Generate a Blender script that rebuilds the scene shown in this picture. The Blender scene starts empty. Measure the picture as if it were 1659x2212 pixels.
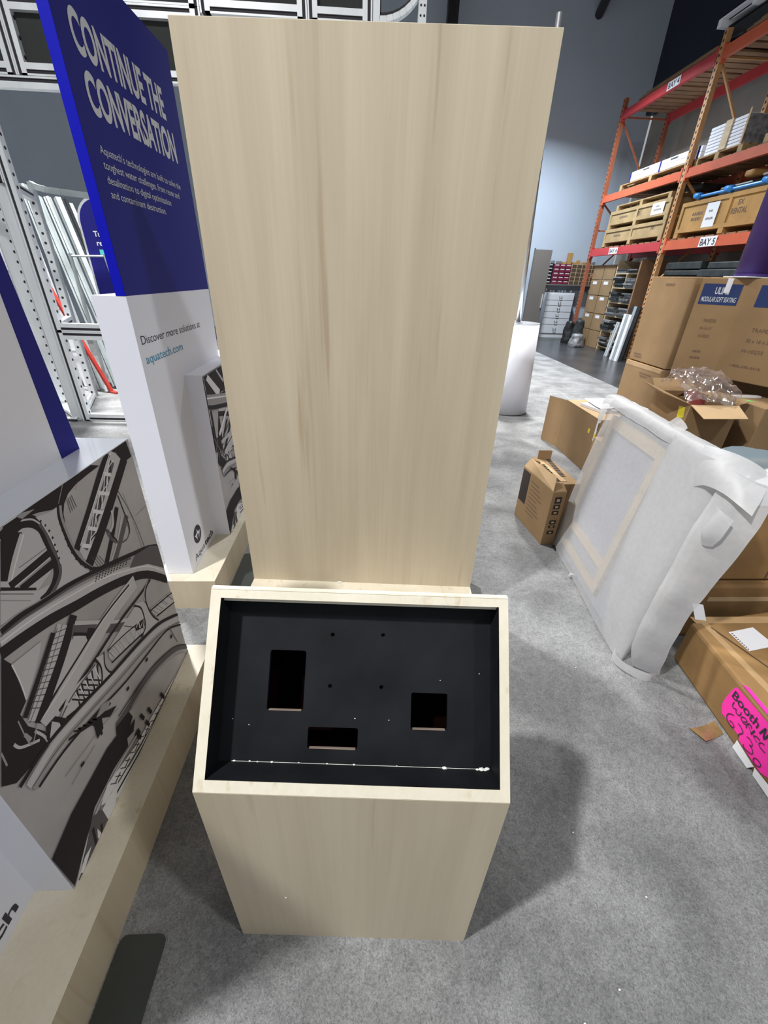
import bpy, bmesh, math, random
from mathutils import Vector, Matrix
random.seed(7)
S = bpy.context.scene
COL = S.collection

# ---------------------------------------------------------------- camera
cam_data = bpy.data.cameras.new('camera')
cam = bpy.data.objects.new('camera', cam_data); COL.objects.link(cam)
cam_data.sensor_fit = 'VERTICAL'; cam_data.sensor_height = 36.0
cam_data.lens = 36.0 * 902.98 / 2212.0
cam_data.clip_start = 0.02; cam_data.clip_end = 100
_r = Matrix(((0.99880321, -0.00804342, -0.04824363),
             (-0.03804326, 0.4921546, -0.86967612),
             (0.03073849, 0.87047065, 0.4912596)))
cam.matrix_world = Matrix.Translation((0, 0, 1.5)) @ _r.to_4x4()
S.camera = cam

# ---------------------------------------------------------------- light and exposure
S.view_settings.view_transform = 'Standard'
S.view_settings.look = 'None'
S.view_settings.gamma = 1.0
S.view_settings.use_curve_mapping = False
S.view_settings.exposure = 0.0
world = bpy.data.worlds.new('hall_ambience'); S.world = world
world.use_nodes = True
_bg = world.node_tree.nodes['Background']
_bg.inputs[0].default_value = (0.90, 0.95, 1.0, 1); _bg.inputs[1].default_value = 0.41

def lamp(name, loc, power, size, col=(1.0, 0.99, 0.97), target=None, spread=180):
    d = bpy.data.lights.new(name, 'AREA'); d.shape = 'DISK'; d.size = size
    d.energy = power; d.color = col; d.spread = math.radians(spread)
    o = bpy.data.objects.new(name, d); COL.objects.link(o); o.location = loc
    if target is not None:
        o.rotation_euler = (Vector(target) - Vector(loc)).to_track_quat('-Z', 'Y').to_euler()
    return o
lamp('high_bay_lamp', (-3.2, -0.95, 7.2), 288, 0.36, target=(0.2, 0.8, 0.5), spread=130)
lamp('high_bay_lamp', (4.2, -2.0, 7.2), 66, 0.6, target=(0.5, 1.5, 0.8), spread=120)
lamp('high_bay_lamp', (2.0, 7.0, 6.8), 330, 0.6, spread=100)
lamp('high_bay_lamp', (-3.6, 5.6, 6.8), 690, 0.6, spread=125)
lamp('high_bay_lamp', (3.9, 11.5, 5.6), 380, 0.5, (0.80, 0.90, 1.0), spread=150)

# ---------------------------------------------------------------- materials
def _nodes(m):
    m.use_nodes = True
    nt = m.node_tree
    return nt, nt.nodes['Principled BSDF']
def mat(name, col, rough=0.6, metal=0.0, var=0.0, vscale=6.0, bump=0.0, bscale=60.0, spec=0.5, stretch=(1, 1, 1), dark=None, coat=0.0):
    m = bpy.data.materials.new(name); nt, b = _nodes(m)
    b.inputs['Base Color'].default_value = (*col, 1)
    b.inputs['Roughness'].default_value = rough
    b.inputs['Metallic'].default_value = metal
    b.inputs['Specular IOR Level'].default_value = spec
    b.inputs['Coat Weight'].default_value = coat
    if var or bump:
        tc = nt.nodes.new('ShaderNodeTexCoord'); mp = nt.nodes.new('ShaderNodeMapping')
        mp.inputs['Scale'].default_value = stretch
        nt.links.new(tc.outputs['Object'], mp.inputs[0])
    if var:
        n = nt.nodes.new('ShaderNodeTexNoise'); n.inputs['Scale'].default_value = vscale
        n.inputs['Detail'].default_value = 6
        nt.links.new(mp.outputs[0], n.inputs['Vector'])
        r = nt.nodes.new('ShaderNodeValToRGB')
        r.color_ramp.elements[0].position = 0.3; r.color_ramp.elements[1].position = 0.7
        dk = dark if dark else tuple(c * (1 - var) for c in col)
        r.color_ramp.elements[0].color = (*dk, 1)
        r.color_ramp.elements[1].color = (*[min(1, c * (1 + var * 0.5)) for c in col], 1)
        nt.links.new(n.outputs[0], r.inputs[0]); nt.links.new(r.outputs[0], b.inputs['Base Color'])
    if bump:
        n2 = nt.nodes.new('ShaderNodeTexNoise'); n2.inputs['Scale'].default_value = bscale
        n2.inputs['Detail'].default_value = 4
        nt.links.new(mp.outputs[0], n2.inputs['Vector'])
        bp = nt.nodes.new('ShaderNodeBump'); bp.inputs['Strength'].default_value = bump
        bp.inputs['Distance'].default_value = 0.01
        nt.links.new(n2.outputs[0], bp.inputs['Height']); nt.links.new(bp.outputs[0], b.inputs['Normal'])
    return m

def wood_mat(name, base, mid, streak, seed=0.0):
    """pale maple laminate: vertical fibres, soft broad bands and a few brown streaks"""
    m = bpy.data.materials.new(name); nt, b = _nodes(m); N = nt.nodes.new; Lk = nt.links.new
    b.inputs['Roughness'].default_value = 0.45; b.inputs['Specular IOR Level'].default_value = 0.35
    tc = N('ShaderNodeTexCoord')
    def band(sx, sz, scale, detail, off):
        mp = N('ShaderNodeMapping'); mp.inputs['Scale'].default_value = (sx, sx, sz)
        mp.inputs['Location'].default_value = (off + seed, off * 1.7, off * 0.6)
        Lk(tc.outputs['Object'], mp.inputs[0])
        n = N('ShaderNodeTexNoise'); n.inputs['Scale'].default_value = scale; n.inputs['Detail'].default_value = detail
        n.inputs['Distortion'].default_value = 0.25
        Lk(mp.outputs[0], n.inputs['Vector']); return n.outputs[0]
    def ramp(src, p0, p1, c0, c1):
        r = N('ShaderNodeValToRGB'); r.color_ramp.elements[0].position = p0; r.color_ramp.elements[1].position = p1
        r.color_ramp.elements[0].color = (*c0, 1); r.color_ramp.elements[1].color = (*c1, 1)
        Lk(src, r.inputs[0]); return r.outputs[0]
    c = ramp(band(7, 0.45, 1.2, 5, 1.0), 0.35, 0.68, mid, base)
    fine = ramp(band(60, 1.3, 1.6, 6, 4.0), 0.32, 0.62, (0.955, 0.95, 0.94), (1, 1, 1))
    stk = ramp(band(34, 1.1, 1.0, 4, 9.0), 0.30, 0.40, streak, (1, 1, 1))
    gate = ramp(band(3.0, 0.7, 1.5, 2, 15.0), 0.42, 0.58, (0, 0, 0), (1, 1, 1))
    m1 = N('ShaderNodeMixRGB'); m1.blend_type = 'MULTIPLY'; m1.inputs[0].default_value = 1
    Lk(c, m1.inputs[1]); Lk(fine, m1.inputs[2])
    m2 = N('ShaderNodeMixRGB'); m2.blend_type = 'MULTIPLY'
    Lk(gate, m2.inputs[0]); Lk(m1.outputs[0], m2.inputs[1]); Lk(stk, m2.inputs[2])
    Lk(m2.outputs[0], b.inputs['Base Color'])
    return m

def carpet_mat():
    m = bpy.data.materials.new('grey_carpet_pile'); nt, b = _nodes(m); N = nt.nodes.new; Lk = nt.links.new
    b.inputs['Roughness'].default_value = 1.0; b.inputs['Specular IOR Level'].default_value = 0.05
    tc = N('ShaderNodeTexCoord')
    def noise(s, d, dist=0.0):
        n = N('ShaderNodeTexNoise'); n.inputs['Scale'].default_value = s; n.inputs['Detail'].default_value = d
        n.inputs['Distortion'].default_value = dist
        Lk(tc.outputs['Object'], n.inputs['Vector']); return n.outputs[0]
    def ramp(src, p0, p1, a, c):
        r = N('ShaderNodeValToRGB'); r.color_ramp.elements[0].position = p0; r.color_ramp.elements[1].position = p1
        r.color_ramp.elements[0].color = (a * 0.98, a * 0.985, a * 0.99, 1); r.color_ramp.elements[1].color = (c * 0.98, c * 0.985, c * 0.99, 1)
        Lk(src, r.inputs[0]); return r.outputs[0]
    big = ramp(noise(3.2, 3, 0.4), 0.35, 0.65, 0.215, 0.34)
    tuft = ramp(noise(190, 3, 1.2), 0.30, 0.62, 0.62, 1.12)
    mid = ramp(noise(38, 4, 0.8), 0.33, 0.60, 0.84, 1.04)
    a = N('ShaderNodeMixRGB'); a.blend_type = 'MULTIPLY'; a.inputs[0].default_value = 1
    c = N('ShaderNodeMixRGB'); c.blend_type = 'MULTIPLY'; c.inputs[0].default_value = 1
    Lk(big, a.inputs[1]); Lk(tuft, a.inputs[2]); Lk(a.outputs[0], c.inputs[1]); Lk(mid, c.inputs[2])
    Lk(c.outputs[0], b.inputs['Base Color'])
    bp = N('ShaderNodeBump'); bp.inputs['Strength'].default_value = 0.7; bp.inputs['Distance'].default_value = 0.006
    Lk(noise(150, 4, 1.0), bp.inputs['Height']); Lk(bp.outputs[0], b.inputs['Normal'])
    return m

def film_mat(name, col, alpha, rough, transl=True, scale=0.0):
    """thin translucent sheet: part see-through, part scattering"""
    m = bpy.data.materials.new(name); m.use_nodes = True; nt = m.node_tree; nt.nodes.clear(); N = nt.nodes.new; Lk = nt.links.new
    out = N('ShaderNodeOutputMaterial'); mix = N('ShaderNodeMixShader'); tr = N('ShaderNodeBsdfTransparent')
    df = N('ShaderNodeBsdfDiffuse'); tl = N('ShaderNodeBsdfTranslucent'); m2 = N('ShaderNodeMixShader'); m3 = N('ShaderNodeMixShader')
    gl = N('ShaderNodeBsdfGlossy'); gl.inputs['Roughness'].default_value = rough
    df.inputs[0].default_value = (*col, 1); tl.inputs[0].default_value = (*col, 1); gl.inputs[0].default_value = (1, 1, 1, 1)
    m2.inputs[0].default_value = 0.25; Lk(df.outputs[0], m2.inputs[1]); Lk(tl.outputs[0], m2.inputs[2])
    m3.inputs[0].default_value = 0.08 if transl else 0.6; Lk(m2.outputs[0], m3.inputs[1]); Lk(gl.outputs[0], m3.inputs[2])
    mix.inputs[0].default_value = alpha; Lk(tr.outputs[0], mix.inputs[1]); Lk(m3.outputs[0], mix.inputs[2])
    if scale:
        tc = N('ShaderNodeTexCoord'); n = N('ShaderNodeTexNoise'); n.inputs['Scale'].default_value = scale; n.inputs['Detail'].default_value = 5
        Lk(tc.outputs['Object'], n.inputs['Vector'])
        mr = N('ShaderNodeMapRange'); mr.inputs[1].default_value = 0.3; mr.inputs[2].default_value = 0.7
        mr.inputs[3].default_value = alpha - 0.035; mr.inputs[4].default_value = min(1, alpha + 0.035)
        Lk(n.outputs[0], mr.inputs[0]); Lk(mr.outputs[0], mix.inputs[0])
        bp = N('ShaderNodeBump'); bp.inputs['Strength'].default_value = 0.2; bp.inputs['Distance'].default_value = 0.003
        Lk(n.outputs[0], bp.inputs['Height']); Lk(bp.outputs[0], df.inputs['Normal']); Lk(bp.outputs[0], gl.inputs['Normal'])
    Lk(mix.outputs[0], out.inputs[0])
    return m

M = {}
M['maple'] = wood_mat('maple_laminate', (0.625, 0.545, 0.405), (0.535, 0.455, 0.335), (0.83, 0.77, 0.72))
M['maple_lit'] = wood_mat('maple_lit_top', (0.80, 0.74, 0.60), (0.74, 0.67, 0.53), (0.85, 0.78, 0.70), 3.0)  # lighter copy of the maple: overhead light on tops put into the colour
M['maple_rim_lit'] = wood_mat('maple_rim_lit', (0.78, 0.73, 0.605), (0.71, 0.66, 0.535), (0.85, 0.78, 0.70), 3.0)  # same maple lightened: light on the sloping rim put into the colour
M['dark_infill'] = mat('added_dark_infill', (0.030, 0.033, 0.032), 0.95)  # for added panels that stand in for the dark upper wall
M['carpet'] = carpet_mat()
M['concrete'] = mat('dark_polished_concrete', (0.050, 0.052, 0.056), 0.28, var=0.35, vscale=1.6)
M['black_paint'] = mat('matt_black_paint', (0.010, 0.011, 0.0135), 0.6, var=0.4, vscale=9, spec=0.18)
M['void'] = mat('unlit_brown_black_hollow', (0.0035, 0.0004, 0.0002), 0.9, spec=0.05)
M['white'] = mat('white_satin_paint', (0.76, 0.77, 0.84), 0.5, spec=0.3)
M['gloss_white'] = mat('glossy_white_top', (0.72, 0.76, 0.84), 0.12, var=0.06, vscale=4, coat=0.5)
M['shade_white'] = M['white']
M['navy'] = mat('navy_print', (0.020, 0.020, 0.21), 0.65, spec=0.15)
M['blue'] = mat('bright_blue_edge', (0.001, 0.003, 0.42), 0.5, spec=0.2)
M['ink'] = mat('near_black_ink', (0.03, 0.028, 0.04), 0.7)
M['lett'] = mat('pale_grey_lettering', (0.62, 0.64, 0.68), 0.7)
M['teal_ink'] = mat('blue_link_ink', (0.08, 0.30, 0.48), 0.7)
M['aqua'] = mat('turquoise_ink', (0.10, 0.62, 0.60), 0.6)
M['whiteink'] = mat('white_lettering', (0.85, 0.85, 0.88), 0.6)
M['alu'] = mat('brushed_aluminium', (0.76, 0.79, 0.81), 0.40, metal=0.30, var=0.08, vscale=10, stretch=(1, 1, 0.2))
M['alu_dull'] = mat('dull_aluminium', (0.46, 0.51, 0.52), 0.5, metal=0.3, var=0.2, vscale=5)
M['groove'] = mat('black_groove', (0.015, 0.013, 0.018), 0.7)
M['steel'] = mat('dark_floor_plate_steel', (0.042, 0.048, 0.042), 0.55, var=0.15, vscale=8)
M['chrome'] = mat('chrome_pole', (0.62, 0.63, 0.66), 0.22, metal=0.9)
M['card'] = mat('brown_cardboard', (0.315, 0.205, 0.108), 0.85, var=0.10, vscale=5, bump=0.1, bscale=25, spec=0.2)
M['card_old'] = mat('scuffed_cardboard', (0.30, 0.175, 0.07), 0.7, var=0.28, vscale=4, bump=0.25, bscale=14, spec=0.35)
M['card_in'] = mat('light_cardboard_inside', (0.52, 0.36, 0.20), 0.85, var=0.1, vscale=6)
M['card_dark'] = mat('shaded_hollow_dark_seam', (0.10, 0.06, 0.035), 0.9)  # painted shade inside openings; also used for dark seams
M['tape_clear'] = mat('clear_parcel_tape', (0.50, 0.33, 0.17), 0.15, var=0.15, vscale=12, coat=0.7)
M['tape_brown'] = mat('brown_tape_scrap', (0.28, 0.18, 0.08), 0.2, var=0.3, vscale=20, coat=0.6)
M['paper'] = mat('white_paper', (0.80, 0.80, 0.84), 0.8)
M['printblue'] = mat('blue_carton_print', (0.012, 0.032, 0.13), 0.7)
M['print_black'] = mat('black_carton_print', (0.03, 0.022, 0.02), 0.8)
M['faded_ink'] = mat('faded_carton_print', (0.16, 0.10, 0.07), 0.9)
M['mdf'] = mat('raw_board_edge', (0.26, 0.20, 0.16), 0.8)
M['pink'] = mat('fluorescent_pink_label', (0.98, 0.035, 0.42), 0.55)
M['yellow'] = mat('yellow_sticker', (0.80, 0.68, 0.03), 0.6)
M['green'] = mat('green_tape', (0.10, 0.62, 0.12), 0.6)
M['pine'] = mat('pine_timber', (0.60, 0.47, 0.30), 0.7, var=0.2, vscale=6, stretch=(0.3, 0.3, 3))
M['crate'] = mat('crate_plywood', (0.47, 0.26, 0.08), 0.75, var=0.22, vscale=3)
M['crate_pale'] = mat('pale_crate_plywood', (0.42, 0.29, 0.14), 0.75, var=0.22, vscale=4)
M['deck'] = mat('rack_deck_boards', (0.30, 0.17, 0.09), 0.8, var=0.3, vscale=3)
M['crimson'] = mat('crimson_beam_paint', (0.52, 0.045, 0.05), 0.5, var=0.1, vscale=4)
M['orange'] = mat('orange_beam_paint', (0.60, 0.12, 0.05), 0.5, var=0.1, vscale=4)
M['rack_orange'] = mat('rust_orange_upright', (0.42, 0.13, 0.06), 0.55, var=0.15, vscale=6)
M['rack_yellow'] = mat('amber_upright', (0.56, 0.29, 0.12), 0.55, var=0.15, vscale=6)
M['wall'] = mat('pale_blue_wall_paint', (0.50, 0.57, 0.66), 0.85, var=0.04, vscale=1.2)
M['wall_grey'] = mat('warm_grey_block_wall', (0.34, 0.31, 0.27), 0.9, var=0.15, vscale=1.5)
M['wall_navy'] = mat('dark_navy_cladding', (0.012, 0.016, 0.034), 0.6)
M['ceiling'] = mat('dark_roof_deck', (0.03, 0.03, 0.035), 0.9)
M['foam'] = film_mat('white_foam_sheet', (0.61, 0.615, 0.63), 0.60, 0.5, scale=45)
M['foam_thick'] = film_mat('doubled_foam_sheet', (0.62, 0.625, 0.64), 0.80, 0.5, scale=45)
M['plastic'] = film_mat('clear_crinkled_plastic', (0.60, 0.50, 0.47), 0.42, 0.12, transl=False)
M['bluefilm'] = film_mat('blue_grey_bubble_film', (0.25, 0.33, 0.38), 0.75, 0.2)
M['grey_panel'] = mat('grey_artboard', (0.36, 0.37, 0.44), 0.6)
M['purple'] = mat('purple_fabric_wrap', (0.055, 0.022, 0.17), 0.6, var=0.1)
M['black'] = mat('black_plastic', (0.02, 0.02, 0.022), 0.45, var=0.4, vscale=12)
M['metalmix'] = mat('mottled_metal_parts', (0.22, 0.22, 0.22), 0.4, metal=0.4, var=0.75, vscale=22)
M['greymix'] = mat('grey_hardware', (0.30, 0.30, 0.31), 0.5, metal=0.3, var=0.6, vscale=14)
M['darkmix'] = mat('dark_stacked_cases', (0.035, 0.042, 0.042), 0.5, var=0.5, vscale=8)
M['red'] = mat('red_paint', (0.62, 0.05, 0.03), 0.45)
M['red_mat'] = mat('red_strut_paint', (0.42, 0.03, 0.02), 0.6)
M['red_dull'] = mat('dull_red_cloth', (0.22, 0.03, 0.02), 0.8)
M['cyan'] = mat('bright_blue_clamp', (0.04, 0.28, 0.75), 0.4)
M['maroon'] = mat('maroon_bins', (0.20, 0.02, 0.05), 0.6)
M['door'] = mat('taupe_door', (0.17, 0.155, 0.14), 0.7)
M['cab_white'] = mat('white_drawer_fronts', (0.72, 0.73, 0.76), 0.5, var=0.04)
M['grey_bin'] = mat('grey_plastic_bin', (0.13, 0.14, 0.16), 0.5)
M['blue_bin'] = mat('blue_gas_bottle', (0.02, 0.13, 0.32), 0.4)
M['glue'] = mat('white_glue_blob', (0.85, 0.85, 0.82), 0.5)
M['t0'] = mat('print_black_tone', (0.030, 0.024, 0.028), 0.75, spec=0.2)
M['t1'] = mat('print_dark_tone', (0.12, 0.11, 0.12), 0.75, spec=0.2)
M['t2'] = mat('print_mid_tone', (0.34, 0.33, 0.345), 0.75, spec=0.2)
M['t3'] = mat('print_light_tone', (0.54, 0.53, 0.56), 0.75, spec=0.2)
M['t4'] = mat('print_pale_tone', (0.76, 0.76, 0.80), 0.75, spec=0.2)
M['tb'] = mat('print_backdrop_tone', (0.46, 0.445, 0.46), 0.75, var=0.18, vscale=5, spec=0.2)

# ---------------------------------------------------------------- helpers
def link(name, me, m, parent=None, smooth=False):
    o = bpy.data.objects.new(name, me); COL.objects.link(o)
    if m is not None: me.materials.append(M[m] if isinstance(m, str) else m)
    if parent is not None: o.parent = parent
    if smooth:
        for p in me.polygons: p.use_smooth = True
    return o
def tag(o, label=None, cat=None, group=None, kind=None):
    if label: o['label'] = label
    if cat: o['category'] = cat
    if group: o['group'] = group
    if kind: o['kind'] = kind
    return o
def thing(name, label, cat, loc=(0, 0, 0), rz=0.0, group=None):
    o = bpy.data.objects.new(name, None); COL.objects.link(o)
    o.location = loc; o.rotation_euler = (0, 0, rz); o.empty_display_size = 0.1
    return tag(o, label, cat, group)
class MB:
    def __init__(s): s.v = []; s.f = []
    def box(s, x0, x1, y0, y1, z0, z1, mx=None):
        n = len(s.v)
        for z in (z0, z1):
            for x, y in ((x0, y0), (x1, y0), (x1, y1), (x0, y1)): s.v.append(Vector((x, y, z)))
        if mx is not None:
            for i in range(n, n + 8): s.v[i] = mx @ s.v[i]
        for f in ((0, 3, 2, 1), (4, 5, 6, 7), (0, 1, 5, 4), (1, 2, 6, 5), (2, 3, 7, 6), (3, 0, 4, 7)): s.f.append([n + i for i in f])
        return s
    def prism(s, poly, z0, z1):
        n = len(s.v); k = len(poly)
        for z in (z0, z1):
            for x, y in poly: s.v.append(Vector((x, y, z)))
        s.f.append([n + i for i in range(k)][::-1]); s.f.append([n + k + i for i in range(k)])
        for i in range(k): j = (i + 1) % k; s.f.append([n + i, n + j, n + k + j, n + k + i])
        return s
    def bar(s, a, b, w, h, up=(0, 0, 1)):
        a = Vector(a); b = Vector(b); d = (b - a).normalized(); u = Vector(up)
        if abs(d.dot(u)) > 0.95: u = Vector((1, 0, 0))
        x = d.cross(u).normalized(); y = x.cross(d).normalized(); n = len(s.v)
        for p in (a, b):
            for i, j in ((-1, -1), (1, -1), (1, 1), (-1, 1)): s.v.append(p + x * (i * w / 2) + y * (j * h / 2))
        for f in ((0, 3, 2, 1), (4, 5, 6, 7), (0, 1, 5, 4), (1, 2, 6, 5), (2, 3, 7, 6), (3, 0, 4, 7)): s.f.append([n + i for i in f])
        return s
    def tube(s, pts, r, seg=12, r2=None, cap=True):
        pts = [Vector(p) for p in pts]; n0 = len(s.v); m = len(pts)
        for k, p in enumerate(pts):
            d = (pts[min(k + 1, m - 1)] - pts[max(k - 1, 0)]).normalized()
            u = Vector((0, 0, 1)) if abs(d.z) < 0.9 else Vector((1, 0, 0))
            x = d.cross(u).normalized(); y = d.cross(x).normalized()
            rr = r if r2 is None else r + (r2 - r) * k / max(1, m - 1)
            for i in range(seg):
                a = 2 * math.pi * i / seg; s.v.append(p + x * math.cos(a) * rr + y * math.sin(a) * rr)
        for k in range(m - 1):
            for i in range(seg):
                j = (i + 1) % seg; s.f.append([n0 + k * seg + i, n0 + k * seg + j, n0 + (k + 1) * seg + j, n0 + (k + 1) * seg + i])
        if cap:
            s.f.append([n0 + i for i in range(seg)][::-1]); s.f.append([n0 + (m - 1) * seg + i for i in range(seg)])
        return s
    def face(s, pts):
        n = len(s.v); s.v += [Vector(p) for p in pts]; s.f.append(list(range(n, n + len(pts)))); return s
    def mesh(s, name):
        me = bpy.data.meshes.new(name); me.from_pydata([tuple(v) for v in s.v], [], s.f); me.update()
        bm = bmesh.new(); bm.from_mesh(me); bmesh.ops.recalc_face_normals(bm, faces=bm.faces); bm.to_mesh(me); bm.free()
        return me
    def build(s, name, m, parent=None, smooth=False, bevel=0.0):
        o = link(name, s.mesh(name), m, parent, smooth)
        if bevel:
            md = o.modifiers.new('bevel', 'BEVEL'); md.width = bevel; md.segments = 2; md.limit_method = 'ANGLE'
        return o
def BX(name, m, b, parent=None, bevel=0.0, mx=None): return MB().box(*b, mx=mx).build(name, m, parent, bevel=bevel)

_txt = {}
def text(name, s, m, origin, u, v, height, width=None, parent=None, bold=0.0, align='LEFT', shear=0.0):
    """flat lettering: origin = left end of the baseline, u = reading direction, v = up; height of capitals and total width in metres"""
    if (s, bold, shear) not in _txt:
        c = bpy.data.curves.new('t', 'FONT'); c.body = s; c.size = 1.0; c.offset = bold; c.resolution_u = 6; c.shear = shear
        o = bpy.data.objects.new('t', c); COL.objects.link(o)
        dg = bpy.context.evaluated_depsgraph_get(); me = bpy.data.meshes.new_from_object(o.evaluated_get(dg))
        bpy.data.objects.remove(o); bpy.data.curves.remove(c); _txt[(s, bold, shear)] = me
    src = _txt[(s, bold, shear)]; u = Vector(u).normalized(); v = Vector(v).normalized(); origin = Vector(origin)
    xs = [p.co.x for p in src.vertices]; x0, x1 = min(xs), max(xs)
    cap = 0.72; sy = height / cap; sx = (width / (x1 - x0)) if width else sy
    me = bpy.data.meshes.new(name)
    me.from_pydata([tuple(origin + u * ((p.co.x - x0) * sx) + v * (p.co.y * sy)) for p in src.vertices], [], [list(p.vertices) for p in src.polygons])
    me.update()
    return link(name, me, m, parent)

def grid_surface(name, ctrl, m, parent=None, sub=8, noise=0.0, nscale=8.0, thick=0.0, seed=0):
    """smooth sheet through a grid of control points (Catmull-Rom both ways)"""
    from mathutils import noise as NZ
    def cr(p, t):
        n = len(p) - 1; k = min(int(t), n - 1); f = t - k
        a, b, c, d = p[max(k - 1, 0)], p[k], p[k + 1], p[min(k + 2, n)]
        return 0.5 * ((2 * b) + (c - a) * f + (2 * a - 5 * b + 4 * c - d) * f * f + (3 * b - a - 3 * c + d) * f ** 3)
    ctrl = [[Vector(p) for p in r] for r in ctrl]
    R = (len(ctrl) - 1) * sub; C = (len(ctrl[0]) - 1) * sub
    mb = MB()
    for i in range(R + 1):
        col = [cr([row[j] for row in ctrl], i / sub) for j in range(len(ctrl[0]))]
        for j in range(C + 1):
            p = cr(col, j / sub)
            if noise:
                q = Vector((p.x * nscale + seed, p.y * nscale, p.z * nscale)); p = p + NZ.noise_vector(q) * noise + NZ.noise_vector(q * 2.7) * noise * 0.4
            mb.v.append(p)
    for i in range(R):
        for j in range(C): a = i * (C + 1) + j; mb.f.append([a, a + 1, a + C + 2, a + C + 1])
    o = link(name, mb.mesh(name), m, parent, smooth=True)
    if thick:
        md = o.modifiers.new('thickness', 'SOLIDIFY'); md.thickness = thick; md.offset = 0
    return o
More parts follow.
